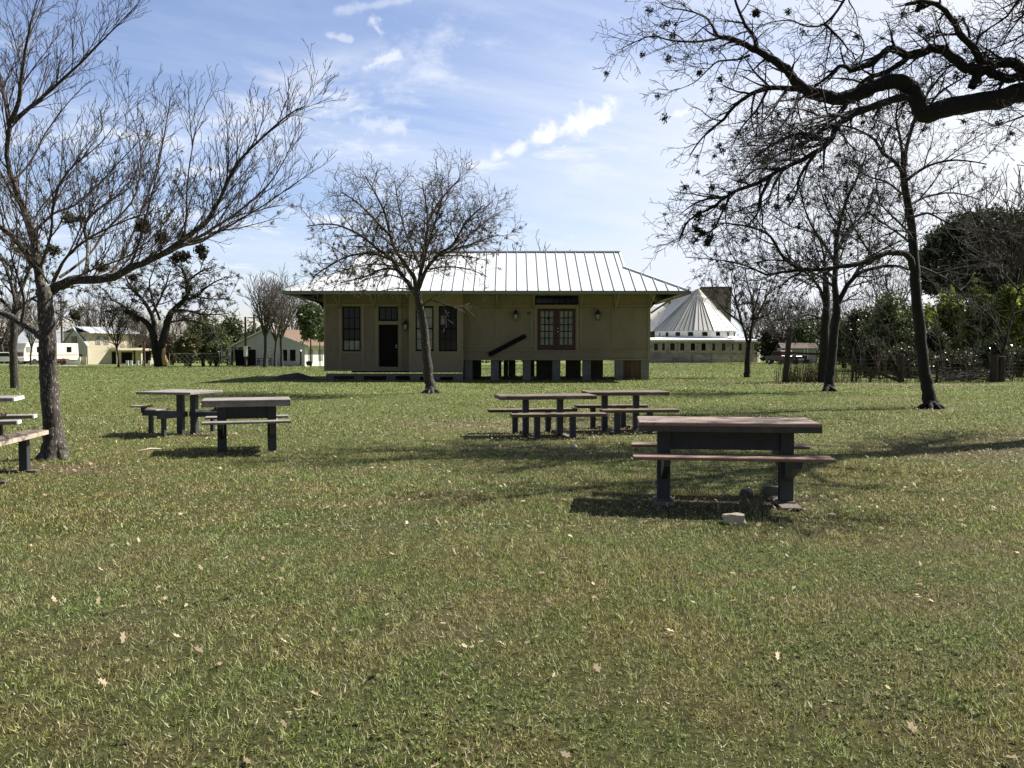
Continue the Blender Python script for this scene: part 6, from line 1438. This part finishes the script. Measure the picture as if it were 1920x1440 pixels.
# dry vines and weeds in the wire
r_ = np.random.default_rng(5); n = 900; x0 = np.concatenate([r_.uniform(A.x-.5, B.x, n//2), r_.uniform(A.x, A.x+2.4, n-n//2)]); y0 = YF+r_.normal(0, .18, n); z0_ = hgt_np(x0, y0); hh = r_.uniform(.15, 1.15, n)
dx = r_.normal(0, .14, n); wv = .007; mid = np.stack([x0+dx*.5+r_.normal(0, .05, n), y0, z0_+hh*.5], -1); s_ = np.array([wv, 0, 0])
b_s = np.stack([x0, y0, z0_-.02], -1); tp_ = np.stack([x0+dx, y0, z0_+hh], -1)
V = np.concatenate([np.stack([b_s-s_, b_s+s_, mid+s_, mid-s_], 1), np.stack([mid-s_, mid+s_, tp_+s_*.5, tp_-s_*.5], 1)]).reshape(-1, 3)
tag(mesh_np('dry_weeds', V, np.arange(len(V)).reshape(-1, 4), M['oakleaf'], attrs={'rnd': ('FACE', r_.random(len(V)//4))}), 'dry weed stalks growing in the right-hand wire fence', 'weeds', kind='stuff')
# brush pile and litter under the fence
rr2 = random.Random(3); T = Tree(77)
for i in range(150):
    c = GY(rr2.gauss(1812, 30), 41+rr2.uniform(-.6, 1.4)); a = rr2.uniform(0, 6.28); L_ = rr2.uniform(.3, 1.3); d = V3((math.cos(a)*L_, math.sin(a)*L_*.5, rr2.uniform(-.1, .35))); zz = V3((0, 0, rr2.uniform(.03, .45)))
    T.br.append(([c+zz, c+zz+d*.5+T.rv()*.06, c+zz+d], [rr2.uniform(.008, .03)]*2+[.006]))
bp_ = empty('brush_pile', GY(1812, 41.3), 0, 'pile of cut branches below the thicket right of the leaning trunk', 'brush pile'); T.meshes(bp_.location, bp_, .5, M['bark'], M['twig_dark'])
tag(bp_, None, None, None, 'stuff')
for px, py, lb in ((1630, 717, 'white scrap on the ground below the diagonal brace pole'), (1795, 717, 'white scrap lying before the brush pile'), (1887, 715, 'white scrap at the foot of the broad fence post')):
    g = G(px, py); mb = MB(); mb.box((g.x, g.y, g.z+.05), (.22, .12, .07), Matrix.Rotation(.3, 3, 'Z')); tag(mb.build('litter_scrap', M['white'], bevel=.01), lb, 'litter')

# far wood closing the view behind the houses: nobody could count it
lob = []; r = random.Random(12)
for i in range(110):
    x = -160+i*3.1+r.uniform(-1, 1); y = 196+r.uniform(-6, 14); hh = r.uniform(4.0, 7.5)*(1.0 if x < 30 else 1.15)
    lob.append((V3((x, y, -2+hh*.45)), (r.uniform(3, 5), 2.5, hh*.55)))
o = leafcloud(lob, 42000, .42, leaf_mat('far_wood_leaf', (.030, .028, .020), (.10, .085, .060), .2), 'far_wood', None, (0, 0, 0), 4, .1, gap=.5)
tag(o, 'far grey-brown wood closing the view behind the houses', 'wood', kind='stuff')
